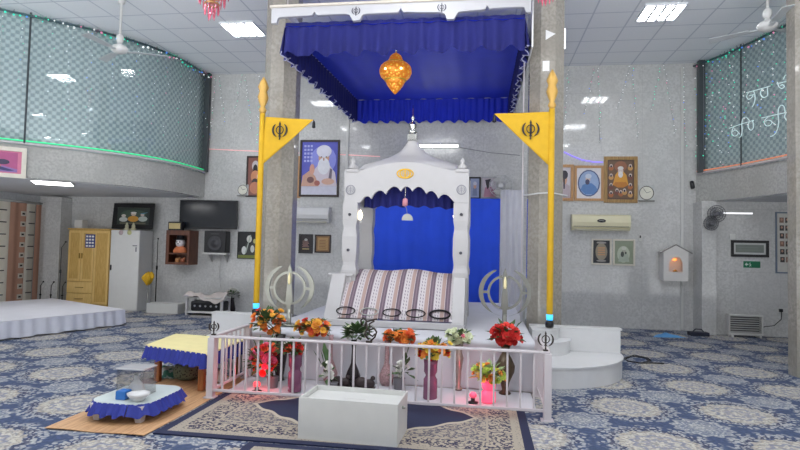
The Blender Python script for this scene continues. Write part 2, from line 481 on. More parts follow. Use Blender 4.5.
# ================================================================== the dais
PX0, PX1, PY0, PY1, PZ = -2.56, .56, 6.15, 10.9, .50
dcx = (PX0+PX1)/2
dais = thing('dais', 'low dais draped in white cloth carrying the domed throne', 'platform', (dcx, PY0, 0))
b = MB(); b.box((-(PX1-PX0)/2, 0, 0), ((PX1-PX0)/2, PY1-PY0, PZ)); b.build('base', white_paint, dais)
def cloth_fn(u, v):
    x = PX0-.03+(PX1-PX0+.06)*u
    if v < .6: y = 10.8-(10.8-6.135)*(v/.6); z = PZ+.012+.003*(1+math.sin(x*5+y*3))
    else:
        k = (v-.6)/.4; y = 6.135-.02*k-.014*k*math.sin(x*9+1.3*math.sin(x*4))-.006*math.sin(k*PI); z = PZ+.014-(PZ-.0)*k**.95
    return (x-dcx, y-PY0, max(z, .022))
b = MB(); b.grid(cloth_fn, 90, 50)
for sx, xx in ((-1, PX0-.035), (1, PX1+.035)):
    def side(u, v, sx=sx, xx=xx):
        y = 6.15+4.6*u; return (xx+sx*(.008*math.sin(y*11)*v+.012*v)-dcx, y-PY0, PZ+.012-(PZ-.02)*v)
    b.grid(side, 60, 6)
b.build('white_cover', cloth_white, dais)
def sheet(u, v):
    x = PX0+.03+(PX1-PX0-.06)*u; y = 6.09-.66*v+.05*math.sin(x*3.1)*v
    z = .018+(.016*(1+math.sin(x*7+v*5))+.008*(1+math.sin(x*17+v*3)))*math.sin(PI*min(1, max(0, v)))*.7
    return (x-dcx, y-5.75, z)
b = MB(); b.grid(sheet, 90, 14); tag(b.build('floor_cloth', cloth_white, loc=(dcx, 5.75, 0)), 'white cloth spread on the floor behind the railing under the flower vases', 'cloth')

# quarter-round steps at both ends of the dais
def steps(side, label):
    x0 = PX1+.075 if side > 0 else PX0-.075
    th = thing('curved_steps', label, 'steps', (x0, 7.5, 0))
    def tier(name, r, z0, z1, nose):
        o = [(0, 0)]+[(side*r*math.sin(a), -r*math.cos(a)) for a in [PI/2*i/18 for i in range(19)]]
        b = MB(); b.prism(o, z0, z1-.02, 'z')
        rr = r+nose
        o2 = [(0, 0)]+[(side*rr*math.sin(a), -rr*math.cos(a)) for a in [PI/2*i/18 for i in range(19)]]
        b.prism(o2, z1-.02, z1, 'z'); b.build(name, white_gloss, th)
    tier('lower_step', 1.12, 0, .235, .015); tier('middle_step', .50, .235, .40, .012); tier('upper_step', .36, .40, .535, .01)
    b = MB(); b.bbox((min(0, side*1.13), .004, 0), (max(0, side*1.13), .17, .52), .006); b.bbox((min(0, side*1.15), .002, .52), (max(0, side*1.15), .175, .545), .006)
    b.build('back_block', white_gloss, th); return th
steps(1, 'white quarter-round steps climbing to the dais beside the right flagpole')
steps(-1, 'white quarter-round steps behind the left corner of the railing')

# ================================================================== railing
FX0, FX1, FY0, FY1 = -2.585, .60, 5.19, 6.06
FZ = .615
fl = thing('railing', 'low white metal railing with thin upright bars around the flower vases', 'railing', ((FX0+FX1)/2, FY0, 0))
fx = (FX1-FX0)/2
b = MB(); b.bbox((-fx-.02, -.028, FZ-.022), (fx+.02, .028, FZ), .006); b.build('top_rail', metal_white, fl)
b = MB(); b.bbox((-fx, -.014, .075), (fx, .014, .10), .004); b.build('bottom_rail', metal_white, fl)
for s in (-1, 1):
    b = MB(); b.bbox((s*fx-.028, .03, FZ-.022), (s*fx+.028, FY1-FY0, FZ), .006); b.build('top_rail', metal_white, fl)
    b = MB(); b.bbox((s*fx-.014, .016, .075), (s*fx+.014, FY1-FY0, .10), .004); b.build('bottom_rail', metal_white, fl)
    for y in (.0, FY1-FY0-.02):
        b = MB(); zg = .0135 if s < 0 else 0; b.bbox((-.034, -.034, zg), (.034, .034, FZ-.022), .005); b.bbox((-.055, -.05, zg), (.055, .05, zg+.012), .003)
        b.build('corner_post', metal_white, fl, loc=(s*fx, y, 0))
b = MB(); b.bbox((-.009, -.009, .10), (.009, .009, FZ-.022), .003)
bar = None
n = 26
spots = [(-fx+2*fx*(i+1)/(n+1), 0) for i in range(n)]
for s in (-1, 1):
    for i in range(7): spots.append((s*fx, (FY1-FY0-.02)*(i+1)/8))
for x, y in spots:
    if bar is None: bar = b.build('upright_bar', metal_white, fl, loc=(x, y, 0))
    else: inst(bar, fl, (x, y, 0))
# small black emblems standing on the rail
orn_m = mat('bronzed_black_metal', (62, 54, 50), .4, .5)
def rail_emblem(label, x, y, S=.16):
    th = thing('rail_emblem', label, 'ornament', (x, y, FZ), group=None)
    b = MB(); emblem(b, (0, S/2+.02), S, -.006, .006); b.build('emblem', orn_m, th)
    b = MB(); b.bbox((-.022, -.016, 0), (.022, .016, .014), .004); b.lathe([(.007, .014), (.007, .03)], 8); b.build('foot', orn_m, th)
rail_emblem('small black sword-and-ring emblem on the left corner of the railing', FX0+.01, FY0, .12)
rail_emblem('small black sword-and-ring emblem on the right corner of the railing', FX1-.02, FY0)
# curling letter sign on the rail
p = at(369.5, 325, FY0)
th = thing('letter_sign', 'black metal cut-out letter symbol standing on the railing before the striped cloth', 'ornament', (p.x, FY0, FZ))
b = MB(); sx = FY0/FPX
def stroke(P, r=.0065): b.tube([((x-369.5)*sx, 0, (344-y)*sx) for x, y in P], r, 6)
stroke([(361.5, 327), (360.5, 322), (363, 319.5), (366, 322), (365, 326.5), (362, 327)], .009)
stroke([(366, 322), (367, 330), (365, 336), (369, 341)], .009)
stroke([(366.5, 323), (371, 321.5), (377, 320)], .009)
stroke([(374.5, 322), (369.5, 325), (370, 328), (374, 329), (369.5, 331.5), (369.5, 335.5), (373, 337.5), (375.5, 335)], .009)
stroke([(374, 329), (377, 333), (375.5, 338), (371, 342.5)], .009)
b.build('letter', orn_m, th)
b = MB(); b.bbox((-.03, -.015, 0), (.03, .015, .018), .004); b.build('foot', orn_m, th)

# ================================================================== canopy
YF, YK = 7.12, 11.72
XL, XR = -2.70, .50
ZCB = 4.12                                   # hem of the valances
ivory_ = mat('board_lacquer', (186, 186, 190), .4, var=.02)
cp = thing('canopy', 'royal blue gathered canopy with white scalloped front board hung above the throne', 'canopy', ((XL+XR)/2, YF, 0))
ox, oy = (XL+XR)/2, YF
def pz(px, py, Y=YF): q = at(px, py, Y); return (q.x-ox, q.z)
bot = [(272, 24), (277, 24), (278.5, 19), (281, 18), (308, 16.5), (312.5, 16), (315, 12.5), (317.5, 16), (322, 15.7), (346, 14.6), (350, 15.5), (352, 19.5), (353, 21.5), (360, 21), (361, 19), (363, 15.5), (367, 14.5),
       (394, 13.4), (398.5, 13), (401, 9), (403.5, 13), (408, 12.7), (440, 13), (445, 14.5), (447, 20), (454, 19.7), (455.5, 17), (458, 13), (462, 12), (481, 10.6), (485, 10), (487, 6), (489.5, 9.5), (494, 9), (520, 7.7), (524, 8), (526, 13), (531, 13)]
zt = pz(400, 4)[1]
out = [pz(x, y) for x, y in bot]
prof = out+[(out[-1][0], zt), (out[0][0], zt)]
b = MB(); b.prism(prof, -.03, .03); b.build('front_board', ivory_, cp)
b = MB(); b.bbox((out[0][0]-.02, -.06, zt), (out[-1][0]+.02, .08, zt+.035), .008); b.build('cornice', mat('beige_cornice', (206, 198, 186), .5), cp)
em_dark = mat('dark_decal', (34, 32, 52), .5)
for px, py in ((356.5, 12), (442, 8.5)):
    x, z = pz(px, py); b = MB(); emblem(b, (x, z), .13, -.036, -.03); b.build('emblem', em_dark, cp)
for px, py in ((399, 9), (485, 5)):
    pass
# cloth ceiling with a slight sag
def ceil_fn(u, v):
    x = XL+(XR-XL)*u; y = YF+.06+(YK-YF-.06)*v
    return (x-ox, y-oy, ZCB+.36+.20*v-.05*math.sin(PI*u)*math.sin(PI*v)+.006*math.sin(u*60))
b = MB(); b.grid(ceil_fn, 60, 24); b.build('cloth_ceiling', blue_satin_lit, cp)
L_ = lambda P: [(x-ox, y-oy) for x, y in P]
b = MB(); pleats(b, L_([(XL, YF+.09), (XR, YF+.09)]), ZCB+.42, ZCB-.03, .05, .20, .02, .035, .37, seed=1); b.build('front_valance', blue_dark, cp)
b = MB(); pleats(b, L_([(XL, YK-.05), (XR, YK-.05)]), ZCB+.55, ZCB+.07, .035, .12, .0, .03, .24, seed=2); b.build('back_valance', blue_satin, cp)
trim_m = mat('pale_braid', (170, 172, 205), .7)
for s, x, nm in ((-1, XL, 'left'), (1, XR, 'right')):
    P_ = L_([(x, YK), (x, YF+.06)] if s < 0 else [(x, YF+.06), (x, YK)])
    b = MB(); pleats(b, P_, (lambda u: ZCB+.36+.20*(1-u)) if s < 0 else (lambda u: ZCB+.36+.20*u), (lambda u: ZCB-.02+.10*(1-u)) if s < 0 else (lambda u: ZCB-.02+.10*u), .045, .17, .03, .04, .30, seed=5)
    o = b.build('side_valance', blue_dark, cp)
    # pale braid along the hem
    nv = 6; nn = len(b.v)//(nv+1); hem = b.v[nv*nn:nv*nn+nn]
    b2 = MB(); b2.tube(hem[::2], .009, 5); b2.build('hem_braid', trim_m, cp)
for s, x in ((-1, XL), (1, XR)):
    b = MB(); b.box((x-ox-.03, .03, ZCB+.56), (x-ox+.03, YK-YF, ZCB+.62)); b.build('side_rail', white_gloss, cp)
b = MB(); b.box((XL-ox-.02, YK-YF-.06, ZCB+.56), (XR-ox+.02, YK-YF, ZCB+.62)); b.build('back_rail', white_gloss, cp)
xp = at(523, 150, 7.69).x  # added rod in place of the pale line along the column's edge
b = MB(); b.lathe([(.009, .56), (.009, ZCB+.4)], 8); b.build('pole', metal_white, cp, loc=(xp-ox, 7.69-oy, 0))
for x in (XL, XR):
    for y in (.15, YK-YF-.1):
        b = MB(); b.lathe([(.008, ZCB+.56), (.008, ZC)], 6); b.build('hanging_rod', metal_white, cp, loc=(x-ox, y, 0))
b = MB(); b.prism([(XR+.06-ox, ZCB+.5), (XR+.10-ox, ZCB-.1), (XR+.05-ox, ZCB-.42)], .05, 3.6); 
b = MB(); b.prism([(.05, ZCB-.02), (4.4, ZCB+.08), (4.4, ZCB+.62), (.05, ZCB+.62)], XR+.085-ox, XR+.105-ox, 'x'); b.build('side_board', white_gloss, cp)

# gilded lantern under the canopy
p = at(395.5, 73, 7.7); top = at(397, 45, 7.7)
th = thing('hanging_lantern', 'gilded pierced lantern glowing amber, hung under the blue canopy', 'lantern', (p.x, 7.7, p.z))
k = 7.7/FPX
t = NT('pierced_gold', .3, .5); v = t.vor(t.coord(), 26.0); f = t.smooth(v, .28, .40)
t.color(t.mix(f, (240, 196, 90), (196, 120, 40))); t.b.inputs['Emission Color'].default_value = (*lin((255, 150, 40)), 1)
t.put(t.b.inputs['Emission Strength'], t.math('MULTIPLY_ADD', f, -.35, .75)); t.m.cycles.emission_sampling = 'NONE'; t.bump(v, .6, .02); lan = t.m
b = MB(); b.lathe([(r*k, z*k) for r, z in ((.4, 21), (1.5, 20.5), (3.5, 19.5), (6.0, 17), (7.2, 14), (8.6, 11.5), (10, 10), (13, 9), (15.5, 6.5), (16.6, 3), (16.6, 0), (15, -4), (12.5, -6.5), (10, -8), (9.6, -10), (8.2, -13), (5.2, -17), (2.2, -20.5), (.5, -22))], 28)
b.build('pierced_body', lan, th)
b = MB()
for z, r in ((10, 10.6), (-7.6, 11)): b.lathe([(r*k, (z-.8)*k), ((r+.6)*k, z*k), (r*k, (z+.8)*k)], 28)
b.build('band', gold, th)
b = MB(); b.tube([(0, 0, 20*k), (.01, 0, ZCB+.33-p.z)], .012, 6); b.lathe([(.02, 27*k), (.035, 29*k), (.02, 31*k)], 10); b.build('chain', chrome, th)
warm = lamp_mat('warm_bulb', (255, 214, 140), 9.0)
b = MB()
for a in (-1, 1): b.ball((a*8*k, -14.6*k, 0), .016, 2)
b.build('bulb', warm, th)

# ================================================================== domed throne
YT, YT2 = 7.42, 8.5
pc = at(407, 275, YT); TX = pc.x
pk = thing('domed_throne', 'white domed throne with scalloped arch and four carved posts under the blue canopy', 'throne', (TX, YT, PZ+.02))
TZ = PZ+.02
def q(px, py, Y=YT): w = at(px, py, Y); return (w.x-TX, w.z-TZ)
ivory = mat('ivory_lacquer', (188, 186, 186), .4, var=.02)
stud = mat('grey_stud', (70, 70, 78), .4)
def arch_outline():
    o = [(345, 203), (345, 171), (350, 169), (353, 168), (362, 171), (372, 168), (384, 165), (396, 163), (406, 162.5), (416, 163), (428, 165), (440, 168), (452, 171), (462, 169), (469, 171), (469, 203)]
    inner = [(455, 203)]
    # scallops from right to left, rising to the crown
    marks = [(453.5, 203), (438.5, 198.5), (426.5, 194), (412.5, 191.5), (401, 191.5), (386, 194.5), (371.5, 199), (361.5, 202)]
    for i in range(len(marks)-1):
        (x0, y0), (x1, y1) = marks[i], marks[i+1]
        for j in range(1, 7):
            u = j/6; inner.append((x0+(x1-x0)*u, y0+(y1-y0)*u-.42*abs(x1-x0)*math.sin(PI*u)**.8))
    inner.append((359, 203))
    return [q(*p) for p in o]+[q(*p) for p in inner]
AO = arch_outline()
b = MB(); b.prism(AO, -.03, .03); b.build('front_arch', ivory, pk)
b = MB(); b.prism(AO, YT2-YT-.03, YT2-YT+.03); b.build('rear_arch', ivory, pk)
zE = q(405, 172)[1]; zA = q(405, 203)[1]; xl, xr = q(346, 200)[0], q(468, 200)[0]
for x in (xl+.02, xr-.02):
    b = MB(); b.box((x-.02, .03, zA), (x+.02, YT2-YT-.03, zE)); b.build('side_panel', ivory, pk)
# dome: concave four-sided roof
cxm, cym = (xl+xr)/2+.03, (YT2-YT)/2; hw, hd = (xr-xl)/2-.05, (YT2-YT)/2
zpk = q(412, 140, YT+cym)[1]
cxp = q(412.5, 140, YT+cym)[0]
cxm = cxp*.5+cxm*.5
lev = [(1.04, 0), (1.0, .08), (.90, .22), (.74, .31), (.58, .39), (.45, .46), (.36, .53), (.27, .62), (.20, .72), (.14, .83), (.09, .96), (.085, 1.0)]
b = MB(); vs = []; fs = []; N = 8
for f, hgt in lev:
    z = zE+.02+(zpk-zE-.02)*hgt; c0 = cxm+(cxp-cxm)*hgt
    e = 3.2 if f > .3 else 2.4
    for kk in range(32):
        a = 2*PI*kk/32; ca, sa = math.cos(a), math.sin(a)
        r = 1/((abs(ca)**e+abs(sa)**e)**(1/e)); vs.append((c0+hw*f*r*ca, cym+hd*f*r*sa, z))
for i in range(len(lev)-1):
    for kk in range(32):
        l = (kk+1) % 32; fs.append((i*32+kk, i*32+l, (i+1)*32+l, (i+1)*32+kk))
fs.append(tuple((len(lev)-1)*32+kk for kk in range(32)))
b.add(vs, fs, True); b.build('dome', ivory, pk)
kk_ = (YT+cym)/FPX
b = MB(); b.bbox((cxp-4.6*kk_, cym-.07, zpk-.02), (cxp+4.6*kk_, cym+.07, zpk+6*kk_), .012); b.build('finial_block', chrome, pk)
b = MB(); b.lathe([(.05, 0), (.07, .03), (.03, .06), (.055, .10), (.06, .13), (.03, .17), (.012, .20), (.03, .23), (.008, .27), (.006, .42)], 14, (cxp, cym, zpk+6*kk_)); b.build('finial', chrome, pk)
x, z = q(405.5, 174)
b = MB()
for rx, rz, wd in ((8.2, 4.6, .016), (5.5, 4.2, .013)):
    b.tube([(x+rx*.0132*math.cos(a), -.034, z+rz*.0132*math.sin(a)) for a in [2*PI*i/24 for i in range(24)]], wd*.6, 6, closed=True)
emblem(b, (x, z), .13, -.045, -.03, 1.3); b.build('gold_emblem', mat('bright_gold', (226, 180, 50), .4, .2), pk)
for px in (351, 461.5):
    x, z = q(px, 190); b = MB(); b.tube([(x+.06*math.cos(a), -.033, z+.06*math.sin(a)) for a in [2*PI*i/20 for i in range(20)]], .007, 5, closed=True); emblem(b, (x, z), .1, -.036, -.03); b.build('carved_emblem', mat('silver_decal', (150, 150, 158), .35, .5), pk)
for px in (353, 462.5):
    x, z = q(px, 167); b = MB(); b.bbox((x-.09, -.05, q(px, 171)[1]-.02), (x+.09, .05, q(px, 171)[1]+.02), .008); b.lathe([(.05, 0), (.07, .03), (.02, .08), (.035, .11), (.0, .17)], 12, (x, 0, q(px, 171)[1]+.02)); b.build('corner_finial', ivory, pk)
# posts
def post_mb():
    H = zA
    b = MB(); s2 = 2**.5/2*1
    pf = [(.115, 0), (.115, .12), (.105, .14), (.105, .58), (.115, .60), (.118, .66), (.102, .72), (.100, .76), (.108, .82), (.116, .88), (.116, 1.10), (.108, 1.16), (.100, 1.20), (.100, 1.24), (.110, 1.29), (.116, 1.32), (.116, H)]
    sc = H/1.55
    b.lathe([(r*1.2, z*sc if i < len(pf)-1 else H) for i, (r, z) in enumerate(pf)], 4, (0, 0, 0), False, PI/4); return b
posts = [(q(352, 203)[0], 0), (q(461.5, 203)[0], 0), (q(352, 203)[0], YT2-YT), (q(461.5, 203)[0], YT2-YT)]
po = None
for x, y in posts:
    if po is None: po = post_mb().build('post', ivory, pk, loc=(x, y, 0))
    else: inst(po, pk, (x, y, 0))
for px, py in ((351.5, 215), (350, 250), (461.5, 215), (461, 253)):
    x, z = q(px, py); b = MB(); b.lathe([(.02, 0), (.02, .012), (.008, .018)], 12); o = b.build('stud', stud, pk, loc=(x, -.105, z), rot=(PI/2, 0, 0))
# bed base and sloping side boards
YBf = 6.86
def qb(px, py): w = at(px, py, YBf); return (w.x-TX, w.z-TZ)
bx0, bx1 = qb(322, 320)[0], qb(464.5, 320)[0]; dy = YBf-YT
b = MB(); b.bbox((bx0, dy, 0), (bx1, YT2-YT+.1, .085), .012); b.build('base', ivory, pk)
zb = q(400, 277)[1]+.02
for x0, x1 in ((bx0+.01, bx0+.19), (bx1-.16, bx1-.01)):
    b = MB(); b.prism([(dy+.02, .085), (-.10, .085), (-.10, zb), (-.16, zb)], x0, x1, 'x'); b.build('side_board', ivory, pk)
x0 = bx0-.02
b = MB(); b.bbox((x0-.02, -.12, zb-.30), (x0+.28, .12, zb-.02), .02); b.build('arm_block', ivory, pk)
b = MB(); b.bbox((x0-.04, -.14, zb-.03), (x0+.30, .14, zb+.01), .01); b.build('arm_cap', ivory, pk)
# lamps on the posts
lamp_w = lamp_mat('lit_lamp_bulb', (255, 236, 206), 7.0)
for px, py in ((360, 216), (455.5, 217)):
    x, z = q(px, py); th = thing('candle_lamp', 'small lit bulb fixed inside the %s front post of the throne' % ('left' if px < 400 else 'right'), 'lamp', (TX+x, YT+.02, TZ+z))
    b = MB(); b.lathe([(.012, -.05), (.03, -.01), (.034, .02), (.02, .05), (.004, .085)], 12); b.build('bulb', lamp_w, th)
    b = MB(); b.lathe([(.02, -.09), (.02, -.05)], 10); b.build('socket', white_paint, th)

# striped cloth over the book stand
t = NT('striped_cloth', .9); c = t.xyz(t.coord())
f = t.math('FRACT', t.math('MULTIPLY', t.math('ADD', c[0], 5.0), 1/.205))
sl = t.math('FRACT', t.math('MULTIPLY_ADD', c[2], 26.0, t.math('MULTIPLY', c[0], 34.0)))
def bandm(a, bb): return t.math('MULTIPLY', t.math('GREATER_THAN', f, a), t.math('LESS_THAN', f, bb))
colr = t.mix(bandm(.0, .30), (206, 199, 201), (114, 98, 110))
colr = t.mix(bandm(.13, .17), colr, (150, 130, 140))
colr = t.mix(t.math('MULTIPLY', bandm(.43, .485), t.math('GREATER_THAN', sl, .5)), colr, (120, 110, 124))
colr = t.mix(t.math('MULTIPLY', bandm(.60, .65), t.math('GREATER_THAN', sl, .5)), colr, (128, 118, 132))
colr = t.mix(bandm(.74, .97), colr, (178, 152, 144)); t.color(colr)
sx0, sx1 = qb(334, 318)[0], qb(454.5, 318)[0]
def bed_fn(u, v):
    x = sx0+(sx1-sx0)*u
    bul = .03*math.sin(PI*u)+.012*math.sin(u*13)
    if v < .7:
        k = v/.7; y = dy+.03+(-.02-dy-.03)*k; z = .10+(zb-.04-.10)*k+.03*math.sin(PI*k)
    else:
        k = (v-.7)/.3; y = -.02+.55*k; z = zb-.04+(.10+bul*1.2)*math.sin(min(1, k*1.6)*PI/2)-.10*k*k
    e = min(u, 1-u); z -= .03*max(0, 1-e/.03)
    return (x, y, z)
b = MB(); b.grid(bed_fn, 60, 40)
o = b.build('striped_cloth', t.m, loc=(TX, YT, TZ), solid=.012); tag(o, 'striped mauve and cream cloth sloping over the bed of the throne', 'cloth')
# hoops resting on the cloth
hoop_m = blackm
for i, px in enumerate((344.5, 368, 391, 415, 439.5)):
    w = qb(px, 312); r_ = .12
    nm = ('leftmost', 'second from left', 'middle', 'second from right', 'rightmost')[i]
    sl_ = math.atan2(zb-.14, -.05-dy); rr = (.118, .112, .112, .118, .125)[i]
    kc = .045
    yy = dy+.03+(-.05-dy)*kc*1.35; zz = .10+(zb-.14)*kc*1.35+.055
    b = MB(); b.tube([(rr*math.cos(a), .52*rr*math.sin(a)*math.cos(sl_), .52*rr*math.sin(a)*math.sin(sl_)) for a in [2*PI*j/30 for j in range(30)]], .008 if i < 4 else .013, 6, closed=True)
    o = b.build('metal_hoop', hoop_m if i != 1 else steel, loc=(TX+w[0], YT+yy, TZ+zz)); tag(o, '%s of the five thin %s hoops lying on the striped cloth' % (nm, 'black' if i != 1 else 'grey'), 'hoop', 'hoops on the striped cloth')

# blue gathered valance inside the arch, pendant and cloths behind
b = MB(); xa, xb = q(362, 200)[0], q(455, 200)[0]
pleats(b, [(0, 0), (xb-xa, 0)], .40, lambda u: .0+.03*math.sin(u*PI*1.0), .03, .11, 0, .014, .2, seed=9)
w = at(362, 208, YT+.12)
o = b.build('inner_valance', blue_dark, loc=(TX+xa, YT+.14, w.z)); tag(o, 'short dark blue gathered valance hung inside the arch of the throne', 'valance')
p = at(406, 200, YT+.02); kq = YT/FPX
th = thing('pendant', 'pink bead and silver half-disc pendant hanging in the throne arch', 'pendant', (p.x, YT-.06, p.z))
b = MB(); b.tube([(0, 0, 13*kq), (0, 0, -2*kq)], .004, 5); b.build('cord', chrome, th)
b = MB(); b.lathe([(.005, .05), (.03, .04), (.036, 0), (.034, -.05), (.01, -.06)], 14, (0, 0, -2.5*kq)); b.build('pink_bead', mat('pink_bead', (206, 140, 150), .4), th)
b = MB(); b.tube([(0, 0, -6*kq), (.02, 0, -9*kq), (.03, 0, -14*kq)], .004, 5); b.prism([(.035+x, z-21*kq) for x, z in circ(0, 0, .075, .09, 14, 0, PI)], -.012, .012); b.build('half_disc', steel, th)
# blue curtains on the wall behind
YW = 11.62
p0, p1 = at(362, 203, YW), at(455, 203, YW); p2, p3 = at(452, 200, YW), at(500.5, 200, YW)
for a, c, lab, sd in ((p0, p1, 'bright blue curtain seen through the arch of the throne', 1), (p2, p3, 'bright blue curtain on the back wall right of the throne', 2)):
    b = MB(); pleats(b, [(0, 0), (c.x-a.x, 0)], 2.50 if sd == 1 else 2.57, .06, .018, .30, seed=sd+20, topamp=.6)
    tag(b.build('blue_curtain', blue_curtain, loc=(a.x, YW+(.06 if sd == 1 else 0), 0)), lab, 'curtain')
sheer = glass_mat('sheer_white', (235, 235, 240), .0, .8)
t = NT('sheer_voile', .9); t.b.inputs['Alpha'].default_value = .8; t.color(t.mix(t.noise(t.coord(), 6.0), (214, 214, 224), (232, 232, 238)))
a, c = at(500.5, 195, YW), at(524, 195, YW)
b = MB(); pleats(b, [(0, 0), (c.x-a.x, 0)], 2.75, .06, .02, .12, seed=31, topamp=.6)
tag(b.build('sheer_curtain', t.m, loc=(a.x, YW-.03, 0)), 'sheer white curtain hanging beside the blue curtain near the right column', 'curtain')

# ================================================================== big sword-and-ring emblems
steel_l = mat('pale_dull_steel', (160, 160, 150), .35, .7, var=.08)
def big_emblem(label, px, py0, py1, sm_):
    Y = 6.62; p = at(px, py1, Y); zt_ = at(px, py0, Y).z-PZ-.03; zb_ = p.z-PZ-.03
    th = thing('sword_emblem', label, 'emblem', (p.x, Y, PZ+.03))
    s = (zt_-zb_)*1.0; z0 = (zt_+zb_)/2; h = zb_*8.5
    B_, R_, L2, R2 = emblem_parts(s)
    pole = [(0, .5), (.045, .40), (.07, .30), (.06, .12), (.075, -.05), (.10, -.30), (.06, -.34), (.06, -.5), (-.06, -.5), (-.06, -.34), (-.10, -.30), (-.075, -.05), (-.06, .12), (-.07, .30), (-.045, .40)]
    b = MB(); b.prism([(x*s*.75, z*s+z0) for x, z in pole], -.018, .018); b.build('blade', sm_, th)
    def arc(r, w, a0, a1, y0, y1, name, n=36, tp=False):
        b = MB(); b.prism([(x, z+z0) for x, z in arc_blade(0, .0, r, w, a0, a1, n, tp)], y0, y1); b.build(name, sm_, th)
    arc(.33*s, .05*s, PI/2-.17, PI/2-2*PI+.17, -.012, .012, 'ring')
    for sd in (0, 1):
        a0, a1 = (PI*.62, PI*1.44) if sd == 0 else (PI*.38, -PI*.44)
        arc(.485*s, .095*s, a0, a1, -.014, .014, 'curved_sword', 24, True)
    for a in (0, PI):
        b = MB(); xx = .41*s*math.cos(a); b.box((xx-.09*s, -.008, z0-.015), (xx+.09*s, .008, z0+.015)); b.build('strut', sm_, th)
    b = MB(); b.bbox((-.10, -.07, 0), (.10, .07, .02), .006); b.lathe([(.035, .02), (.03, .05), (.025, max(.07, z0-.44*s))], 14); b.build('foot', sm_, th)
    b = MB(); b.lathe([(.004, .07), (.016, .02), (.018, -.04), (.012, -.07)], 10, (0, -.03, z0+.2*s)); b.build('candle_bulb', mat('clear_warm_bulb', (236, 226, 180), .2, emit=(255, 230, 160), estr=.15), th)
    return th
big_emblem('large steel sword-and-ring emblem on the dais in front of the left column', 289, 264, 312, steel_l)
big_emblem('large steel sword-and-ring emblem on the dais above the red roses', 504.5, 268, 317, steel_dull)

# ================================================================== flagpoles with pennants
tassel = black
def flagpole(label, side, pb, pt, Y, z0, tri, emb, emb_s):
    a = at(*pb, Y); c = at(*pt, Y); a.z = z0
    th = thing('flagpole', label, 'flagpole', (a.x, Y, z0))
    lean = (c.x-a.x)/(c.z-z0)*.0
    H = c.z-z0; o = Vector((a.x, Y, z0)); xs = lambda z: lean*z
    b = MB(); b.lathe([(.038, .16), (.04, .2), (.04, H*.5), (.037, H-.25)], 14); b.build('cloth_wrapped_pole', yellow_cloth, th)
    b = MB(); b.lathe([(.05, 0), (.055, .03), (.05, .07), (.03, .09)], 14); b.build('pole_foot', black, th)
    b = MB(); b.lathe([(.041, .09), (.043, .16)], 14); b.build('glowing_collar', lamp_mat('cyan_glow', (70, 190, 255), 1.6), th)
    spear = mat('gilded_spear', (206, 164, 84), .5, .2)
    b = MB(); b.lathe([(.03, H-.25), (.055, H-.2), (.03, H-.15), (.06, H-.08), (.075, H-.02), (.05, H+.06), (.075, H+.12), (.045, H+.2), (.005, H+.27)], 12); b.build('spear_head', spear, th)
    P = [at(*t_, Y)-o for t_ in tri]
    b = MB()
    def fn(u, v):
        # u from the pole to the fly, v from top to bottom
        t0 = P[0]*(1-u)+P[1]*u; b0 = P[2]*(1-u)+P[1]*u
        w_ = t0*(1-v)+b0*v
        return (w_.x, -.01-.012*math.sin(u*9)*u, w_.z)
    b.grid(fn, 24, 10); b.build('pennant', yellow_cloth, th, solid=.006)
    w = at(*emb, Y)-o; b = MB(); emblem(b, (w.x, w.z), emb_s, -.034, -.026, .95); b.build('emblem', mat('black_print', (26, 26, 32), .6), th)
    f = P[1]
    b = MB(); b.tube([(f.x, -.012, f.z), (f.x+.005, -.02, f.z-.03)], .006, 6); b.lathe([(.012, 0), (.02, -.02), (.026, -.09), (.0, -.1)], 8, (f.x+.005, -.02, f.z-.02)); b.build('tassel', tassel, th)
    return th
flagpole('yellow cloth-wrapped flagpole with pennant in front of the left column', -1, (256, 310), (265.5, 96), 7.36, .548, [(266, 117), (314, 120), (261, 166)], (280.5, 131), .26)
flagpole('yellow cloth-wrapped flagpole with pennant in front of the right column', 1, (549.5, 322), (551.5, 90), 7.36, .548, [(551, 112), (494, 114), (549, 166)], (530.5, 130), .26)

# ================================================================== flowers
leaf_g = mat('leaf_green', (66, 92, 52), .7, var=.3, scale=20)
leaf_l = mat('pale_leaf', (150, 172, 120), .7, var=.2, scale=20)
FLM = {}
def petals(c):
    return mat('petal_%d_%d_%d' % c, c, .7, var=.14, scale=30)
def rose_mb(r=.045, seed=0, n=3):
    rd = random.Random(seed); b = MB()
    for ring in range(n):
        m_ = 3+ring*2; rr = r*(.35+.65*ring/(n-1)) if n > 1 else r
        for k in range(m_):
            a = 2*PI*k/m_+ring*.7+rd.uniform(-.2, .2); tilt = .25+.75*ring/(n-1)
            ca, sa = math.cos(a), math.sin(a)
            def pt(u, v, a=a, rr=rr, tilt=tilt):
                w = (u-.5)*1.3*(1-.25*v)*math.sin(PI*(.25+.6*v))
                d = rr*(.25+.75*v*tilt); h = rr*(1.1*v*(1.15-tilt*.6))-.25*r*ring/2
                aa = a+w*1.3
                return (d*math.cos(aa), d*math.sin(aa), h)
            b.grid(pt, 4, 3)
    b.ball((0, 0, -.02*r), r*.35, 1); return b
ROSE = {}
def rose(c, kind=0):
    key = (c, kind)
    if key not in ROSE:
        bb = rose_mb(.05, kind, 3 if kind != 2 else 4); me = bb.build('flower', petals(c)); d = me.data; bpy.data.objects.remove(me); ROSE[key] = d
    return ROSE[key]
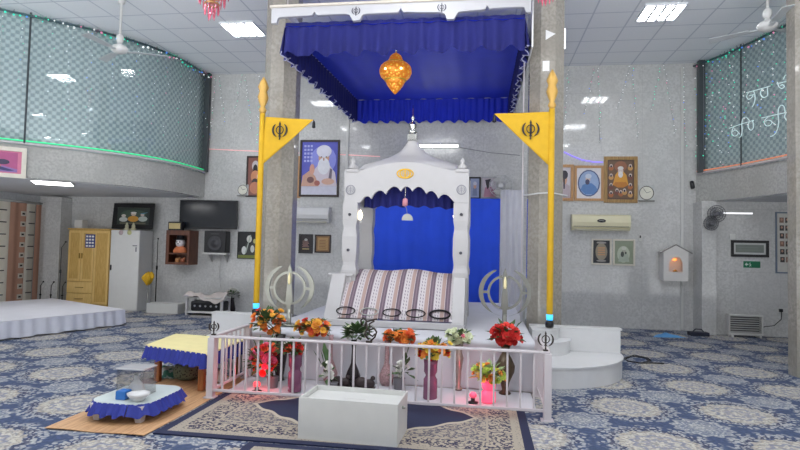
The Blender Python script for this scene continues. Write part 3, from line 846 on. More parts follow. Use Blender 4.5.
def leaf_cluster(mb, c, R, n, rd, size=.09, up=.3, zs=.7):
    for _ in range(n):
        a = rd.uniform(0, 2*PI); e = rd.uniform(-.5, 1.2); d = Vector((math.cos(a)*math.cos(e), math.sin(a)*math.cos(e), math.sin(e)*zs+up*.3))
        base = Vector(c)+d*R*rd.uniform(.3, .7); tip = base+d*size*rd.uniform(.6, 1.25); sd = d.cross(Vector((0, 0, 1))); sd = sd.normalized()*size*.24 if sd.length > .01 else Vector((size*.2, 0, 0))
        mid = (base+tip)/2+Vector((0, 0, size*.1))
        mb.add([base, mid+sd, tip, mid-sd], [(0, 1, 2, 3)], True)
def bouquet(label, gx, gy, px, pyv, pyt, w_px, vase, blooms, leaves=leaf_g, nleaf=40, rb=.05, extra=None, zs=.62, z0=.03):
    """vase standing at (gx, gy); flowers seen between photo rows pyt (top) and pyv (bottom), w_px wide"""
    th = thing('flower_vase', label, 'vase of flowers', (gx, gy, z0))
    zt = at(px, pyt, gy).z-z0; zv = at(px, pyv, gy).z-z0; W = w_px*gy/FPX
    cx_ = at(px, pyt, gy).x-gx
    prof, vm = vase; Hn = zv+.02
    b = MB(); b.lathe([(r, z*Hn) for r, z in prof], 20); b.build('vase', vm, th)
    rd = random.Random(int(px*7))
    C = Vector((cx_, 0, (zt+zv)/2)); rx, rz = W/2, (zt-zv)/2
    b = MB(); leaf_cluster(b, C-Vector((0, 0, rz*.2)), max(rx, rz)*.95, int(nleaf*1.4), rd, .12, zs=rz/rx)
    for _ in range(8):
        a = rd.uniform(0, 2*PI); e = Vector((C.x+.7*rx*math.cos(a), .5*rx*math.sin(a), C.z+rz*.2)); b.tube([(0, 0, Hn*.95), (e.x*.5, e.y*.5, (Hn+e.z)/2), e], .004, 4)
    b.build('foliage', leaves, th)
    for c, nn, size in blooms:
        size *= .82
        for i in range(int(nn*1.9+.5)):
            for _ in range(12):
                a = rd.uniform(0, 2*PI); rr = math.sqrt(rd.uniform(.03, 1)); e = rd.uniform(-.75, 1)
                d = Vector((rr*math.cos(a)*rx*.95, rr*math.sin(a)*rx*.7, e*rz*math.sqrt(max(.05, 1-.6*rr*rr))))
                if d.y < rx*.15: break
            o = bpy.data.objects.new('flower', rose(c, i % 3)); COL.objects.link(o); o.parent = th
            o.location = C+d; s = size/.05*rd.uniform(.85, 1.15); o.scale = (s, s, s)
            nrm = Vector((d.x/rx, d.y/rx-.5, d.z/rz+.6)).normalized(); o.rotation_euler = nrm.to_track_quat('Z', 'Y').to_euler()
    if extra: extra(th, C, rx, rz, Hn)
    return th
purple = mat('purple_glass', (132, 84, 112), .15, var=.1); bronze = mat('dark_bronze', (86, 74, 58), .3, .5, var=.2, scale=20)
darkv = mat('dark_glazed', (40, 34, 36), .25, var=.2); patt = mat('patterned_ceramic', (150, 120, 122), .4, var=.5, scale=60)
silver = mat('silvered_glass', (176, 160, 150), .2, .6, var=.2, scale=30); greyv = mat('grey_pot', (120, 118, 122), .5)
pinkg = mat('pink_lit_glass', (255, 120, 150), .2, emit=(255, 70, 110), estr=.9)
V_tall = [(.05, 0), (.055, .02), (.045, .1), (.06, .3), (.075, .55), (.07, .75), (.045, .9), (.06, 1)]
V_bottle = [(.05, 0), (.075, .1), (.08, .22), (.06, .34), (.026, .5), (.02, .8), (.03, 1)]
V_cyl = [(.065, 0), (.07, .02), (.068, .5), (.05, .58), (.05, .62), (.066, .7), (.066, .9), (.072, 1)]
V_slim = [(.04, 0), (.045, .03), (.022, .1), (.03, .4), (.05, .7), (.03, .85), (.045, 1)]
V_pot = [(.045, 0), (.05, .05), (.06, .9), (.066, 1)]
V_pear = [(.06, 0), (.065, .02), (.03, .08), (.05, .25), (.095, .45), (.10, .58), (.06, .75), (.035, .85), (.05, 1)]
orange = (240, 140, 60); amber = (244, 176, 70); redc = (206, 48, 44); yel = (246, 206, 80); pinkc = (222, 92, 128); whitec = (236, 232, 220); limec = (196, 214, 96); coral = (240, 110, 62); creamg = (214, 220, 186)
OR = (('orange', orange),)
bouquet('tall vase of mixed orange and red flowers at the left end of the dais', -2.17, 5.95, 268.5, 336, 307, 36, (V_tall, darkv), [(orange, 9, .045), (amber, 6, .04), (coral, 4, .045), (redc, 2, .04)], nleaf=70)
bouquet('bushy pink and red flowers low behind the left end of the railing', -2.12, 5.62, 265, 378, 342, 28, (V_pot, greyv), [(pinkc, 9, .045), (redc, 5, .045), (coral, 6, .045), (amber, 2, .035)], nleaf=40)
bouquet('purple glass vase of red and dark leaves left of the donation box', -1.86, 5.55, 292, 356, 340, 26, (V_cyl, purple), [(redc, 6, .04), (coral, 2, .04), (whitec, 2, .03)], nleaf=60)
bouquet('vase of orange and yellow flowers with a red bloom on top', -1.60, 5.95, 313.5, 336, 318, 38, (V_bottle, patt), [(amber, 9, .045), (orange, 7, .045), (redc, 4, .045), (coral, 3, .045)], nleaf=50)
bouquet('small pot of white blossoms behind the railing above the donation box', -1.50, 5.66, 327.5, 384, 360, 12, (V_pot, greyv), [(whitec, 9, .032)], nleaf=8)
bouquet('black bottle vase with green leaves and cream flowers below the letter symbol', -1.33, 5.88, 357, 342, 324, 26, (V_bottle, darkv), [(whitec, 5, .03), (creamg, 3, .03)], leaf_g, 90)
bouquet('slender dark vase of bright orange carnations below the striped cloth', -.99, 6.0, 399, 343, 329, 30, (V_bottle, patt), [(coral, 9, .05), (orange, 7, .05)], nleaf=24)
bouquet('small grey pot of white blossoms right of the orange carnations', -.83, 5.85, 403, 380, 358, 12, (V_pot, greyv), [(whitec, 9, .032)], nleaf=8)
bouquet('purple glass vase of yellow and orange roses right of centre', -.48, 5.58, 434, 362, 338, 34, (V_cyl, purple), [(amber, 10, .045), (yel, 8, .04), (orange, 4, .045), (redc, 3, .045)], nleaf=30)
bouquet('silvery vase of a pale cream-green hydrangea head behind the yellow roses', -.22, 6.0, 459, 346, 329, 24, (V_slim, silver), [(creamg, 16, .045), (pinkc, 2, .03)], nleaf=16)
bouquet('glowing pink glass vase of lime green flowers near the railing', .09, 5.60, 489, 384, 363, 32, (V_cyl, pinkg), [(limec, 14, .038), (yel, 3, .035), (orange, 5, .04)], leaf_l, 40)
bouquet('dark bronze vase of red roses in front of the right steel emblem', .26, 5.95, 508, 347, 320, 32, (V_pear, bronze), [(redc, 16, .055), ((224, 70, 60), 6, .05)], nleaf=20)
# dark wooden figures on the cloth
dk = mat('dark_carved_wood', (48, 36, 36), .5, var=.3, scale=30)
def carving(label, gx, gy, w, h, sd):
    rd = random.Random(sd); b = MB()
    b.bbox((-w/2, -.05, 0), (w/2, .05, .025), .008)
    b.ball((-w*.15, 0, h*.45), h*.40, 2, (1.3, .8, 1)); b.ball((w*.22, 0, h*.40), h*.34, 2, (1.2, .8, 1)); b.ball((w*.38, 0, h*.8), h*.17, 2); b.tube([(w*.25, 0, h*.5), (w*.33, 0, h*.7)], .02, 6); b.tube([(-w*.3, 0, h*.3), (-w*.5, 0, h*.55)], .012, 6)
    tag(b.build('wood_carving', dk, loc=(gx, gy, .03)), label, 'ornament')
carving('small dark carved ornament left of the black bottle vase on the cloth', -1.44, 5.80, .20, .14, 1)
carving('small dark carved ornament right of the black bottle vase on the cloth', -1.18, 5.78, .22, .15, 2)
# coloured spot lamps
def spot(label, gx, gy, c, en):
    th = thing('spot_lamp', label, 'lamp', (gx, gy, .034))
    b = MB(); b.lathe([(.05, 0), (.05, .012), (.02, .018), (.02, .05)], 14); b.build('base', black, th)
    b = MB(); b.lathe([(.018, .05), (.034, .062), (.036, .08), (.02, .10)], 14); b.build('lens', lamp_mat('%s_lens' % c[0], c[1], c[2]), th)
    l = bpy.data.lights.new('%s_light' % c[0], 'POINT'); l.energy = en; l.color = lin(c[1]); l.shadow_soft_size = .05
    lo = bpy.data.objects.new('light', l); COL.objects.link(lo); lo.parent = th; lo.location = (0, 0, .19)
spot('red glowing spot lamp behind the railing at the left end', -2.21, 5.42, ('red', (255, 60, 66), 3.0), 3.0)
spot('pink glowing spot lamp behind the railing below the lime flowers', -.06, 5.50, ('pink', (255, 90, 120), .8), 2.2)
# ================================================================== rugs and things on the floor
def rug_mat(name, w, d):
    t = NT(name, .95); c = t.xyz(t.coord())
    ax = t.math('ABSOLUTE', c[0]); ay = t.math('ABSOLUTE', c[1])
    ex = t.math('SUBTRACT', w/2, ax); ey = t.math('SUBTRACT', d/2, ay); e = t.math('MINIMUM', ex, ey)
    navy = (34, 40, 68); cr = (160, 151, 136); tn = (140, 120, 104)
    v1 = t.vor(t.coord(), 27.0); v2 = t.vor(t.coord(), 46.0); n1 = t.noise(t.coord(), 14.0, 4.0)
    scroll = t.math('ABSOLUTE', t.math('SUBTRACT', t.noise(t.coord(), 16.0, 2.0), .5))
    motif = t.math('MAXIMUM', t.smooth(v1, .42, .34), t.smooth(scroll, .05, .03))
    field = t.mix(t.math('MULTIPLY', motif, .85), cr, (62, 62, 86)); field = t.mix(t.math('MULTIPLY', t.smooth(v2, .3, .2), .75), field, (170, 158, 140)); field = t.mix(t.math('MULTIPLY', t.smooth(n1, .55, .7), .35), field, tn)
    # navy cartouche along the middle of the rug
    qq = t.math('POWER', t.math('MULTIPLY', ax, 1/1.02), 1.6)
    dist = t.math('SUBTRACT', ay, t.math('MULTIPLY_ADD', qq, -.60, .60)); dist = t.math('ADD', dist, t.math('MULTIPLY', t.math('SINE', t.math('MULTIPLY', ax, 26.0)), .018))
    f2 = t.mix(t.smooth(dist, .02, .0), field, navy)
    lineb = t.math('MULTIPLY', t.smooth(dist, -.0, .012), t.smooth(dist, .06, .05)); f2 = t.mix(lineb, f2, (180, 170, 152))
    border = t.mix(t.math('MAXIMUM', t.smooth(v1, .40, .32), t.smooth(scroll, .05, .03)), (166, 156, 140), (50, 48, 72))
    f3 = t.mix(t.math('LESS_THAN', e, .36), f2, cr); f3 = t.mix(t.math('LESS_THAN', e, .34), f3, border)
    f3 = t.mix(t.math('LESS_THAN', e, .15), f3, cr); f3 = t.mix(t.math('LESS_THAN', e, .12), f3, t.mix(t.smooth(v2, .3, .2), cr, (100, 92, 100)))
    f3 = t.mix(t.math('LESS_THAN', e, .075), f3, navy)
    t.color(f3); t.bump(t.noise(t.coord(), 150.0, 2.0), .2, .003); return t.m
def rug(label, x0, x1, y0, y1, z=.001, rz=0):
    w, d = x1-x0, y1-y0; b = MB(); b.box((-w/2, -d/2, 0), (w/2, d/2, .012))
    tag(b.build('rug', rug_mat('persian_rug_%d' % int(w*100), w, d), loc=((x0+x1)/2, (y0+y1)/2, z), rot=(0, 0, rz)), label, 'rug')
rug('navy and cream persian rug lying under the railing and the donation box', -2.53, .42, 4.14, 6.05)
rug('persian rug at the lower edge of the photo in front of the navy bordered rug', -1.72, 1.0, 2.3, 4.10)
# floor sheet
t = NT('wood_grain_vinyl', .5); c = t.xyz(t.coord()); f = t.noise(t.comb(t.math('MULTIPLY', c[0], 18.0), t.math('MULTIPLY', c[1], 2.5)), 2.0, 4.0)
pl = t.math('FRACT', t.math('MULTIPLY', c[0], 1/.11)); col = t.mix(t.smooth(f, .3, .7), (184, 140, 100), (210, 168, 124))
t.color(t.mix(t.math('LESS_THAN', pl, .05), col, (164, 122, 86)))
b = MB(); b.grid(lambda u, v: (-.43+.86*u, -.95+2.0*v, .006+.004*(1+math.sin(u*9+v*7))), 14, 20, False)
tag(b.build('floor_mat', t.m, loc=(-2.99, 5.02, 0), solid=.004), 'tan wood-look vinyl mat on the carpet under the low tables', 'mat')
# white donation box
db = thing('donation_box', 'white open-topped donation box standing on the rug in front of the railing', 'box', (-.985, 4.44, .014), -.045)
hw = .392
b = MB(); h_ = .315; w_ = .012
for a, c in (((-hw, -.21, 0), (hw, -.21+w_, h_)), ((-hw, .21-w_, 0), (hw, .21, h_)), ((-hw, -.21+w_, 0), (-hw+w_, .21-w_, h_)), ((hw-w_, -.21+w_, 0), (hw, .21-w_, h_))): b.box(a, c)
b.box((-hw+w_, -.21+w_, 0), (hw-w_, .21-w_, .02)); b.build('body', white_paint, db, rot=(0, 0, .0))
b = MB(); b.box((-hw+w_+.002, -.21+w_+.002, h_-.05), (hw-w_-.002, .21-w_-.002, h_-.038)); b.box((-.09, -.006, h_-.038), (.09, .006, h_-.036)); b.build('recessed_lid', white_paint, db)
b = MB(); b.lathe([(.012, 0), (.012, .02), (.006, .024)], 10); b.build('lock', steel, db, loc=(hw, -.02, h_-.07), rot=(0, PI/2, 0))

# low table with blue frill
lt = thing('low_table', 'low folding table with white top and blue gathered frill on the tan mat', 'table', (-2.97, 4.62, .014))
def rr(w, d, r, n=5):
    o = []
    for cx_, cy_, a in ((w-r, -d+r, -PI/2), (w-r, d-r, 0), (-w+r, d-r, PI/2), (-w+r, -d+r, PI)):
        o += [(cx_+r*math.cos(a+PI/2*i/n), cy_+r*math.sin(a+PI/2*i/n)) for i in range(n+1)]
    return o
O = rr(.27, .33, .15)
b = MB(); b.prism(O, .140, .158, 'z'); b.build('tabletop', mat('pale_table_top', (206, 216, 214), .35, var=.04), lt)
b = MB(); pleats(b, O+[O[0]], .157, .062, .014, .06, .05, .014, .11, step=.012, seed=4); b.build('frill', blue_frill, lt)
for x, y in ((.19, -.27), (-.19, -.27), (.19, .27), (-.19, .27)):
    b = MB(); b.lathe([(.035, 0), (.045, .05), (.06, .10), (.065, .14)], 4, (0, 0, 0), False, PI/4); b.build('leg', mat('pale_plastic', (206, 200, 196), .5), lt, loc=(x, y, 0))
zt = .014+.159
# clear box with papers, bowl and blue packet
ab = thing('acrylic_box', 'clear acrylic collection box with white papers standing on the low table', 'box', (-2.985, 4.60, zt))
clear = glass_mat('clear_acrylic', (244, 244, 244), .06, .985)
b = MB(); s = .125; H = .225
for a, c in (((-s, -s*.8, 0), (s, -s*.8+.006, H)), ((-s, s*.8-.006, 0), (s, s*.8, H)), ((-s, -s*.8+.006, 0), (-s+.006, s*.8-.006, H)), ((s-.006, -s*.8+.006, 0), (s, s*.8-.006, H))): b.box(a, c)
b.build('walls', clear, ab)
b = MB(); b.bbox((-s-.004, -s*.8-.004, H), (s+.004, s*.8+.004, H+.016), .005); b.build('lid', mat('grey_clear_lid', (186, 186, 188), .2), ab)
b = MB(); b.lathe([(.075, .002), (.07, .05), (.05, .09), (.022, .12), (.018, .16), (.03, .17), (.0, .18)], 9, (0, 0, 0), False); b.build('white_papers', mat('white_paper', (232, 232, 232), .8), ab)
b = MB(); b.lathe([(.035, 0), (.04, .008), (.085, .05), (.092, .068), (.086, .066), (.078, .05), (.03, .014)], 24); o = b.build('bowl', white_gloss, loc=(-2.83, 4.395, zt)); tag(o, 'white bowl in front of the clear acrylic box on the low table', 'bowl')
b = MB(); b.bbox((-.045, -.05, 0), (.045, .05, .075), .01); b.ball((0, 0, .07), .025, 1, (1.3, 1, .6)); o = b.build('tissue_packet', mat('blue_packet', (40, 104, 176), .5), loc=(-2.99, 4.43, zt)); tag(o, 'small blue packet left of the white bowl on the low table', 'packet')

# bench with yellow top
bn = thing('bench', 'low bench with pale yellow top and blue gathered frill beside the railing', 'bench', (-3.1, 6.0, .0))
TP = [(-.42, -.42), (.40, -.70), (.40, .24), (-.53, .36)]
b = MB(); b.prism(TP, .365, .395, 'z'); b.build('bench_top', bench_wood, bn)
def wob(P): return P
b = MB(); b.prism([(x*1.03, y*1.02) for x, y in TP], .396, .412, 'z'); b.build('yellow_cover', mat('pale_yellow_cloth', (232, 220, 160), .8, var=.03), bn)
b = MB(); Q = [(x*1.02, y*1.02) for x, y in TP]; pleats(b, Q+[Q[0]], .41, .275, .016, .07, .04, .012, .13, step=.012, seed=6); b.build('frill', blue_frill, bn)
lg = None
for x, y in ((-.34, -.32), (.30, -.58), (.33, .18), (-.45, .30)):
    if lg is None: b = MB(); b.bbox((-.03, -.03, .012), (.03, .03, .365), .006); lg = b.build('leg', bench_wood, bn, loc=(x, y, 0))
    else: inst(lg, bn, (x, y, 0))
# things under the bench
b = MB(); b.lathe([(.07, 0), (.12, .03), (.13, .10), (.11, .15), (.115, .16)], 18, sx=1.2); t = NT('woven_dark_basket', .8); v = t.vor(t.coord(), 40.0); t.color(t.mix(t.smooth(v, .2, .5), (40, 40, 40), (110, 120, 96)))
tag(b.build('basket', t.m, loc=(-3.18, 5.82, .014)), 'dark woven basket under the yellow-topped bench', 'basket')
b = MB(); b.grid(lambda u, v: ((u-.5)*.30, (v-.5)*.26, .008+.10*math.sin(PI*u)*math.sin(PI*v)*(1+.3*math.sin(u*13)*math.sin(v*11))), 16, 14); t = NT('green_white_cloth', .9); f = t.noise(t.coord(), 16.0); t.color(t.mix(t.smooth(f, .45, .55), (206, 212, 206), (70, 130, 110)))
tag(b.build('folded_cloth', t.m, loc=(-3.46, 5.9, .014)), 'crumpled green and white cloth on the floor under the bench', 'cloth')
b = MB(); b.grid(lambda u, v: ((u-.5)*.26, (v-.5)*.22, .008+.12*math.sin(PI*u)*math.sin(PI*v)*(1+.3*math.sin(u*9)*math.sin(v*14))), 16, 14)
tag(b.build('white_bundle', mat('offwhite_bundle', (206, 204, 194), .9, var=.12, scale=18), loc=(-2.87, 5.86, .014)), 'white cloth bundle beside the dark basket under the bench', 'cloth')

# ================================================================== stage on the left
A = on(123.5, 325, 0); A0 = Vector((A.x, A.y)); B0 = Vector((-9.0, 10.75)); d_ = Vector((-.307, -.951)).normalized()
P4 = [A0, B0, B0+d_*4.1, A0+d_*4.6]
st = thing('stage', 'low white-draped stage with pleated skirt on the left under the gallery', 'stage', (A0.x, A0.y, 0))
P4 = [(p.x-A0.x, p.y-A0.y) for p in P4]
b = MB(); b.prism(P4, .0, .262, 'z'); b.build('base', mat('grey_board', (150, 150, 150), .6), st)
b = MB(); b.prism([(x*1.006+.02, y*1.004) for x, y in P4], .264, .282, 'z'); b.build('top_cloth', cloth_white, st)
b = MB(); skirt = [P4[3], P4[0], P4[1]]
pleats(b, [(x+.03, y) for x, y in skirt], .276, .025, .022, .20, .03, .008, .5, step=.025, seed=8, topamp=.4); b.build('skirt', mat('white_satin_skirt', (206, 208, 218), .5, var=.03), st)

# ================================================================== left: curtains on the side wall
XW = -10.36
def sidept(px, py): d = ray(px, py); t_ = XW/d.x; return Vector((XW, d.y*t_, d.z*t_+CAM_H))
cm = [mat('cream_drape', (232, 226, 212), .85, var=.03), mat('brown_drape', (196, 152, 130), .85, var=.06, scale=2), mat('pale_brown_drape', (210, 166, 144), .85, var=.06, scale=2), mat('square_motif', (220, 214, 200), .85)]
edges = [(-14, 8, 0), (8, 22, 2), (22, 30, 1), (30, 38, 0), (38, 46, 1), (46, 53, 0)]
edges = [(-30, -16, 1), (-16, -10, 1), (-10, 7.5, 0), (7.5, 15, 2), (15, 24, 1), (24, 34, 0), (34, 40, 2), (40, 46, 1), (46, 54, 0)]
dots = mat('dark_motif', (54, 46, 44), .8)
cur = thing('striped_curtain', 'cream and brown striped curtain with square motifs on the left wall', 'curtain', (XW, sidept(25, 250).y, 0))
oy_ = sidept(25, 250).y
strs = [(-26, -12, 1), (-12, 7.5, 0), (7.5, 24, 1), (24, 34, 0), (34, 46, 1), (46, 53.5, 0)]
for x0, x1, ci in strs:
    y0 = sidept(x0, 250).y-oy_; y1 = sidept(x1, 250).y-oy_
    b = MB(); b.m(cm[ci]); pleats(b, [(.0, y0), (.0, y1)], 2.34, .05, .025, .34, seed=int(x0)+50, topamp=.8)
    if ci == 1:
        for k in range(9):
            z = 2.1-.235*k; 
            for yy in ((y1-.10),):
                b.m(cm[3]); b.box((.030, yy-.07, z-.055), (.036, yy+.07, z+.055)); b.m(dots); b.box((.0365, yy-.035, z-.022), (.038, yy+.035, z+.018))
    else:
        b.m(dots)
        for k in range(8):
            z = 2.15-.265*k; yy = (y0+y1)/2; wd = (y1-y0)*.3; b.box((.030, yy-wd, z-.010), (.034, yy+wd, z+.012))
    b.build('cream_panel' if ci == 0 else 'brown_panel', None, cur)
b = MB(); b.tube([(.02, sidept(-30, 250).y-oy_, 2.37), (.02, sidept(55, 250).y-oy_, 2.37)], .018, 8); b.build('curtain_rod', white_paint, cur)

# wardrobe, locker and things on them
YWF = 11.34
def wb(px, py, Y=YWF): return at(px, py, Y)
x0, x1 = wb(67.3, 270).x, wb(108.5, 270).x; zt = wb(67, 228).z
wr = thing('wardrobe', 'light oak wardrobe with two drawers behind the white stage', 'wardrobe', (x0, YWF, 0)); W = x1-x0
b = MB(); b.box((0, .02, 0.0), (W, .44, zt-.03)); b.bbox((-.02, -.02, zt-.03), (W+.01, .45, zt), .006); b.build('body', oak, wr)
sp = [0, W*.32, W*.63, W]; zd = .62
def door(x0, x1, z0, z1, nm, hside):
    b = MB(); f = .05
    b.m(oak_edge); b.box((x0+.006, -.005, z0), (x0+f, .018, z1)); b.box((x1-f, -.005, z0), (x1-.006, .018, z1)); b.box((x0+f, -.005, z0), (x1-f, .018, z0+f)); b.box((x0+f, -.005, z1-f), (x1-f, .018, z1))
    b.m(oak); b.box((x0+f, .002, z0+f), (x1-f, .016, z1-f)); o = b.build(nm, None, wr)
    if hside is not None:
        hb = MB(); hb.bbox((hside-.012, -.035, (z0+z1)/2-.06), (hside+.012, -.006, (z0+z1)/2+.06), .006); hb.build('handle', mat('brass', (176, 146, 80), .35, .8), o)
    return o
door(sp[0], sp[1], zd, zt-.05, 'door', sp[1]-.03); door(sp[1], sp[2], zd, zt-.05, 'door', sp[1]+.03); door(sp[2], sp[3], .12, zt-.05, 'door', None)
for z0, z1 in ((.36, .60), (.12, .34)):
    b = MB(); b.m(oak_edge); b.bbox((.008, -.008, z0), (sp[2]-.006, .018, z1), .006); o = b.build('drawer', None, wr)
    b = MB(); b.tube([(sp[2]/2-.10, -.008, (z0+z1)/2), (sp[2]/2-.08, -.03, (z0+z1)/2), (sp[2]/2+.08, -.03, (z0+z1)/2), (sp[2]/2+.10, -.008, (z0+z1)/2)], .008, 6); b.build('handle', mat('brass', (176, 146, 80), .35, .8), o)
p = wb(90.5, 241); b = MB(); b.m(mat('blue_print', (56, 70, 130), .6)); b.box((-.12, -.004, -.15), (.12, 0, .15)); b.m(mat('white_paper', (232, 232, 232), .8))
for i in range(3):
    for j in range(4): b.box((-.10+.07*i, -.006, -.13+.07*j), (-.05+.07*i, -.004, -.09+.07*j))
tag(b.build('calendar', None, loc=(p.x, YWF-.006, p.z)), 'small blue and white calendar stuck on the oak wardrobe door', 'calendar')
lx0, lx1 = wb(108.7, 270).x, wb(138.3, 270).x
lk = thing('locker', 'tall white metal locker right of the oak wardrobe', 'locker', (lx0+.015, YWF, 0)); W = lx1-lx0-.015
b = MB(); b.box((0, 0.02, 0), (W, .50, zt-.02)); b.build('body', mat('white_locker', (206, 206, 204), .5, var=.02), lk)
b = MB(); b.bbox((.004, 0, .03), (W-.004, .018, zt-.03), .005); dr = b.build('door', mat('white_locker_door', (222, 222, 218), .45, var=.02), lk)
b = MB(); b.bbox((.03, -.03, .88), (.055, -.002, 1.0), .006); b.build('handle', black, dr)
b = MB(); b.box((W-.16, -.002, 1.42), (W-.05, 0, 1.44)); b.box((W-.09, -.002, 1.30), (W-.06, 0, 1.40)); b.build('sticker', mat('grey_sticker', (120, 120, 124), .6), dr)
for px, c in ((121, (190, 170, 170)), (129.5, (206, 206, 150))):
    p = wb(px, 232.5); b = MB(); b.lathe([(.055, 0), (.055, .002)], 16); b.build('round_sticker', mat('sticker_%d' % c[2], c, .6), dr, loc=(p.x-lx0-.015, -.001, p.z), rot=(PI/2, 0, 0))
p = wb(74.5, 227.8); b = MB(); b.bbox((-.10, -.09, 0), (.10, .09, .19), .012); tag(b.build('carton', mat('offwhite_card', (212, 210, 204), .7), loc=(p.x, YWF+.2, zt)), 'small off-white carton on top of the oak wardrobe', 'box')

# ------------------------------------------------------------------ pictures
def am(c): return mat('art_%d_%d_%d' % c, c, .45, var=.05, scale=14)
def art(b, w, h, shapes, y=-.003):
    k = 0
    for s in shapes:
        b.m(am(s[-1])); k += 1; yy = y-.0006*k
        if s[0] == 'r': P = [(s[1], s[2]), (s[3], s[2]), (s[3], s[4]), (s[1], s[4])]
        elif s[0] == 'e': P = circ(s[1], s[2], s[3], s[4], 18)
        else: P = s[1]
        P = [((x-.5)*w, (z-.5)*h) for x, z in P]
        ar = sum(P[i][0]*P[(i+1) % len(P)][1]-P[(i+1) % len(P)][0]*P[i][1] for i in range(len(P)))
        if ar < 0: P = P[::-1]
        b.add([(x, yy, z) for x, z in P], [tuple(range(len(P)))], False)
def picture(label, rect, fr_m, fw, shapes, bg, Y=YB, cat='picture', name='framed_picture', mount=None, depth=.03, loc=None, wh=None, glassy=True, rx=0.0):
    if loc is None:
        a, c = at(rect[0], rect[1], Y-.02), at(rect[2], rect[3], Y-.02); w, h = c.x-a.x, a.z-c.z; ctr = Vector(((a.x+c.x)/2, Y-.002, (a.z+c.z)/2))
    else: ctr = Vector(loc); w, h = wh
    th = thing(name, label, cat, ctr); th.rotation_euler.x = rx
    b = MB(); b.bbox((-w/2, -depth, h/2-fw), (w/2, 0, h/2), .004); b.bbox((-w/2, -depth, -h/2), (w/2, 0, -h/2+fw), .004); b.bbox((-w/2, -depth, -h/2+fw), (-w/2+fw, 0, h/2-fw), .004); b.bbox((w/2-fw, -depth, -h/2+fw), (w/2, 0, h/2-fw), .004)
    b.build('frame', fr_m, th)
    iw, ih = w-2*fw, h-2*fw
    b = MB(); y = -.008
    if mount:
        b.m(mount[0]); b.box((-iw/2, y, -ih/2), (iw/2, -.002, ih/2)); iw -= 2*mount[1]; ih -= 2*mount[1]; y -= .002
        b.m(am(bg)); b.box((-iw/2, y, -ih/2), (iw/2, y+.0015, ih/2))
    else:
        b.m(am(bg)); b.box((-iw/2, y, -ih/2), (iw/2, -.002, ih/2))
    art(b, iw, ih, shapes, y-.001); b.build('print', None, th)
    return th
darkfr = mat('dark_frame', (50, 36, 34), .4); blackfr = mat('black_frame', (24, 24, 26), .35); goldfr = wood('gilt_brown_frame', (140, 108, 60), (176, 140, 84)); tanfr = wood('tan_frame', (176, 130, 84), (200, 154, 104)); crfr = mat('cream_frame', (218, 212, 198), .5)
skin = (206, 160, 132); skin2 = (178, 128, 100)
def sage(cx, cy, s, robe, turban, beard=(232, 230, 232), sk=skin):
    return [('p', [(cx-.42*s, cy-.75*s), (cx-.36*s, cy-.30*s), (cx-.14*s, cy-.12*s), (cx+.14*s, cy-.12*s), (cx+.36*s, cy-.30*s), (cx+.42*s, cy-.75*s)], robe), ('e', cx, cy+.10*s, .135*s, .20*s, sk), ('e', cx, cy+.22*s, .17*s, .13*s, turban),
            ('e', cx, cy-.10*s, .14*s, .20*s, beard), ('e', cx-.05*s, cy+.10*s, .02*s, .014*s, (60, 44, 40)), ('e', cx+.05*s, cy+.10*s, .02*s, .014*s, (60, 44, 40)), ('e', cx, cy+.05*s, .016*s, .035*s, skin2)]
shp = [('r', 0, .0, 1, .16, (206, 206, 222)), ('e', .60, .66, .36, .27, (140, 146, 226))]+[('r', .06+.09*i, .62+.07*j, .12+.09*i, .66+.07*j, (176, 182, 232)) for i in range(3) for j in range(5)]
shp += [('p', [(.28, .16), (.32, .44), (.46, .56), (.78, .56), (.94, .42), (1, .16)], (214, 204, 214)), ('p', [(.74, .2), (.80, .5), (.86, .48), (.84, .2)], (104, 92, 110)), ('e', .62, .70, .15, .14, skin), ('e', .62, .82, .21, .12, (226, 226, 238)), ('e', .62, .54, .17, .16, (230, 230, 236)), ('e', .55, .715, .025, .01, (60, 46, 46)), ('e', .69, .715, .025, .01, (60, 46, 46)), ('e', .62, .67, .02, .03, skin2),
        ('p', [(.0, .16), (.04, .36), (.24, .46), (.40, .34), (.5, .16)], (204, 160, 140)), ('e', .26, .28, .1, .06, (120, 80, 80)), ('e', .3, .48, .07, .1, (214, 160, 140)), ('e', .75, .25, .18, .06, (214, 170, 150)), ('e', .45, .22, .08, .05, (170, 100, 90))]
picture('large framed portrait of a white-bearded turbaned man on blue, beside the left column', (300.5, 140, 338.5, 197), darkfr, .045, shp, (86, 90, 190))
shp = [('e', .5, .5, .46, .44, (70, 84, 130)), ('e', .5, .5, .41, .40, (150, 172, 208)), ('p', [(.16, .28), (.24, .44), (.42, .50), (.62, .50), (.78, .40), (.86, .28), (.7, .14), (.35, .14)], (86, 128, 186)), ('e', .46, .64, .10, .11, (206, 186, 176)), ('e', .48, .73, .13, .08, (196, 204, 222)), ('e', .44, .54, .09, .09, (70, 70, 100))]
picture('picture of a man in blue in an oval mount, left of the largest gilt frame', (574.5, 165.5, 603.5, 201), tanfr, .05, shp, (222, 218, 220))
shp = [('r', .05, .03, .95, .97, (110, 84, 64)), ('e', .5, .84, .24, .13, (150, 96, 70)), ('p', [(.2, .36), (.3, .62), (.44, .74), (.56, .74), (.72, .62), (.8, .36)], (212, 150, 50)), ('e', .5, .72, .10, .09, (214, 200, 190)), ('e', .5, .79, .11, .05, (220, 216, 210)), ('e', .5, .63, .09, .08, (230, 226, 222)), ('p', [(.22, .36), (.3, .44), (.7, .44), (.78, .36), (.6, .30), (.4, .30)], (190, 120, 40))]
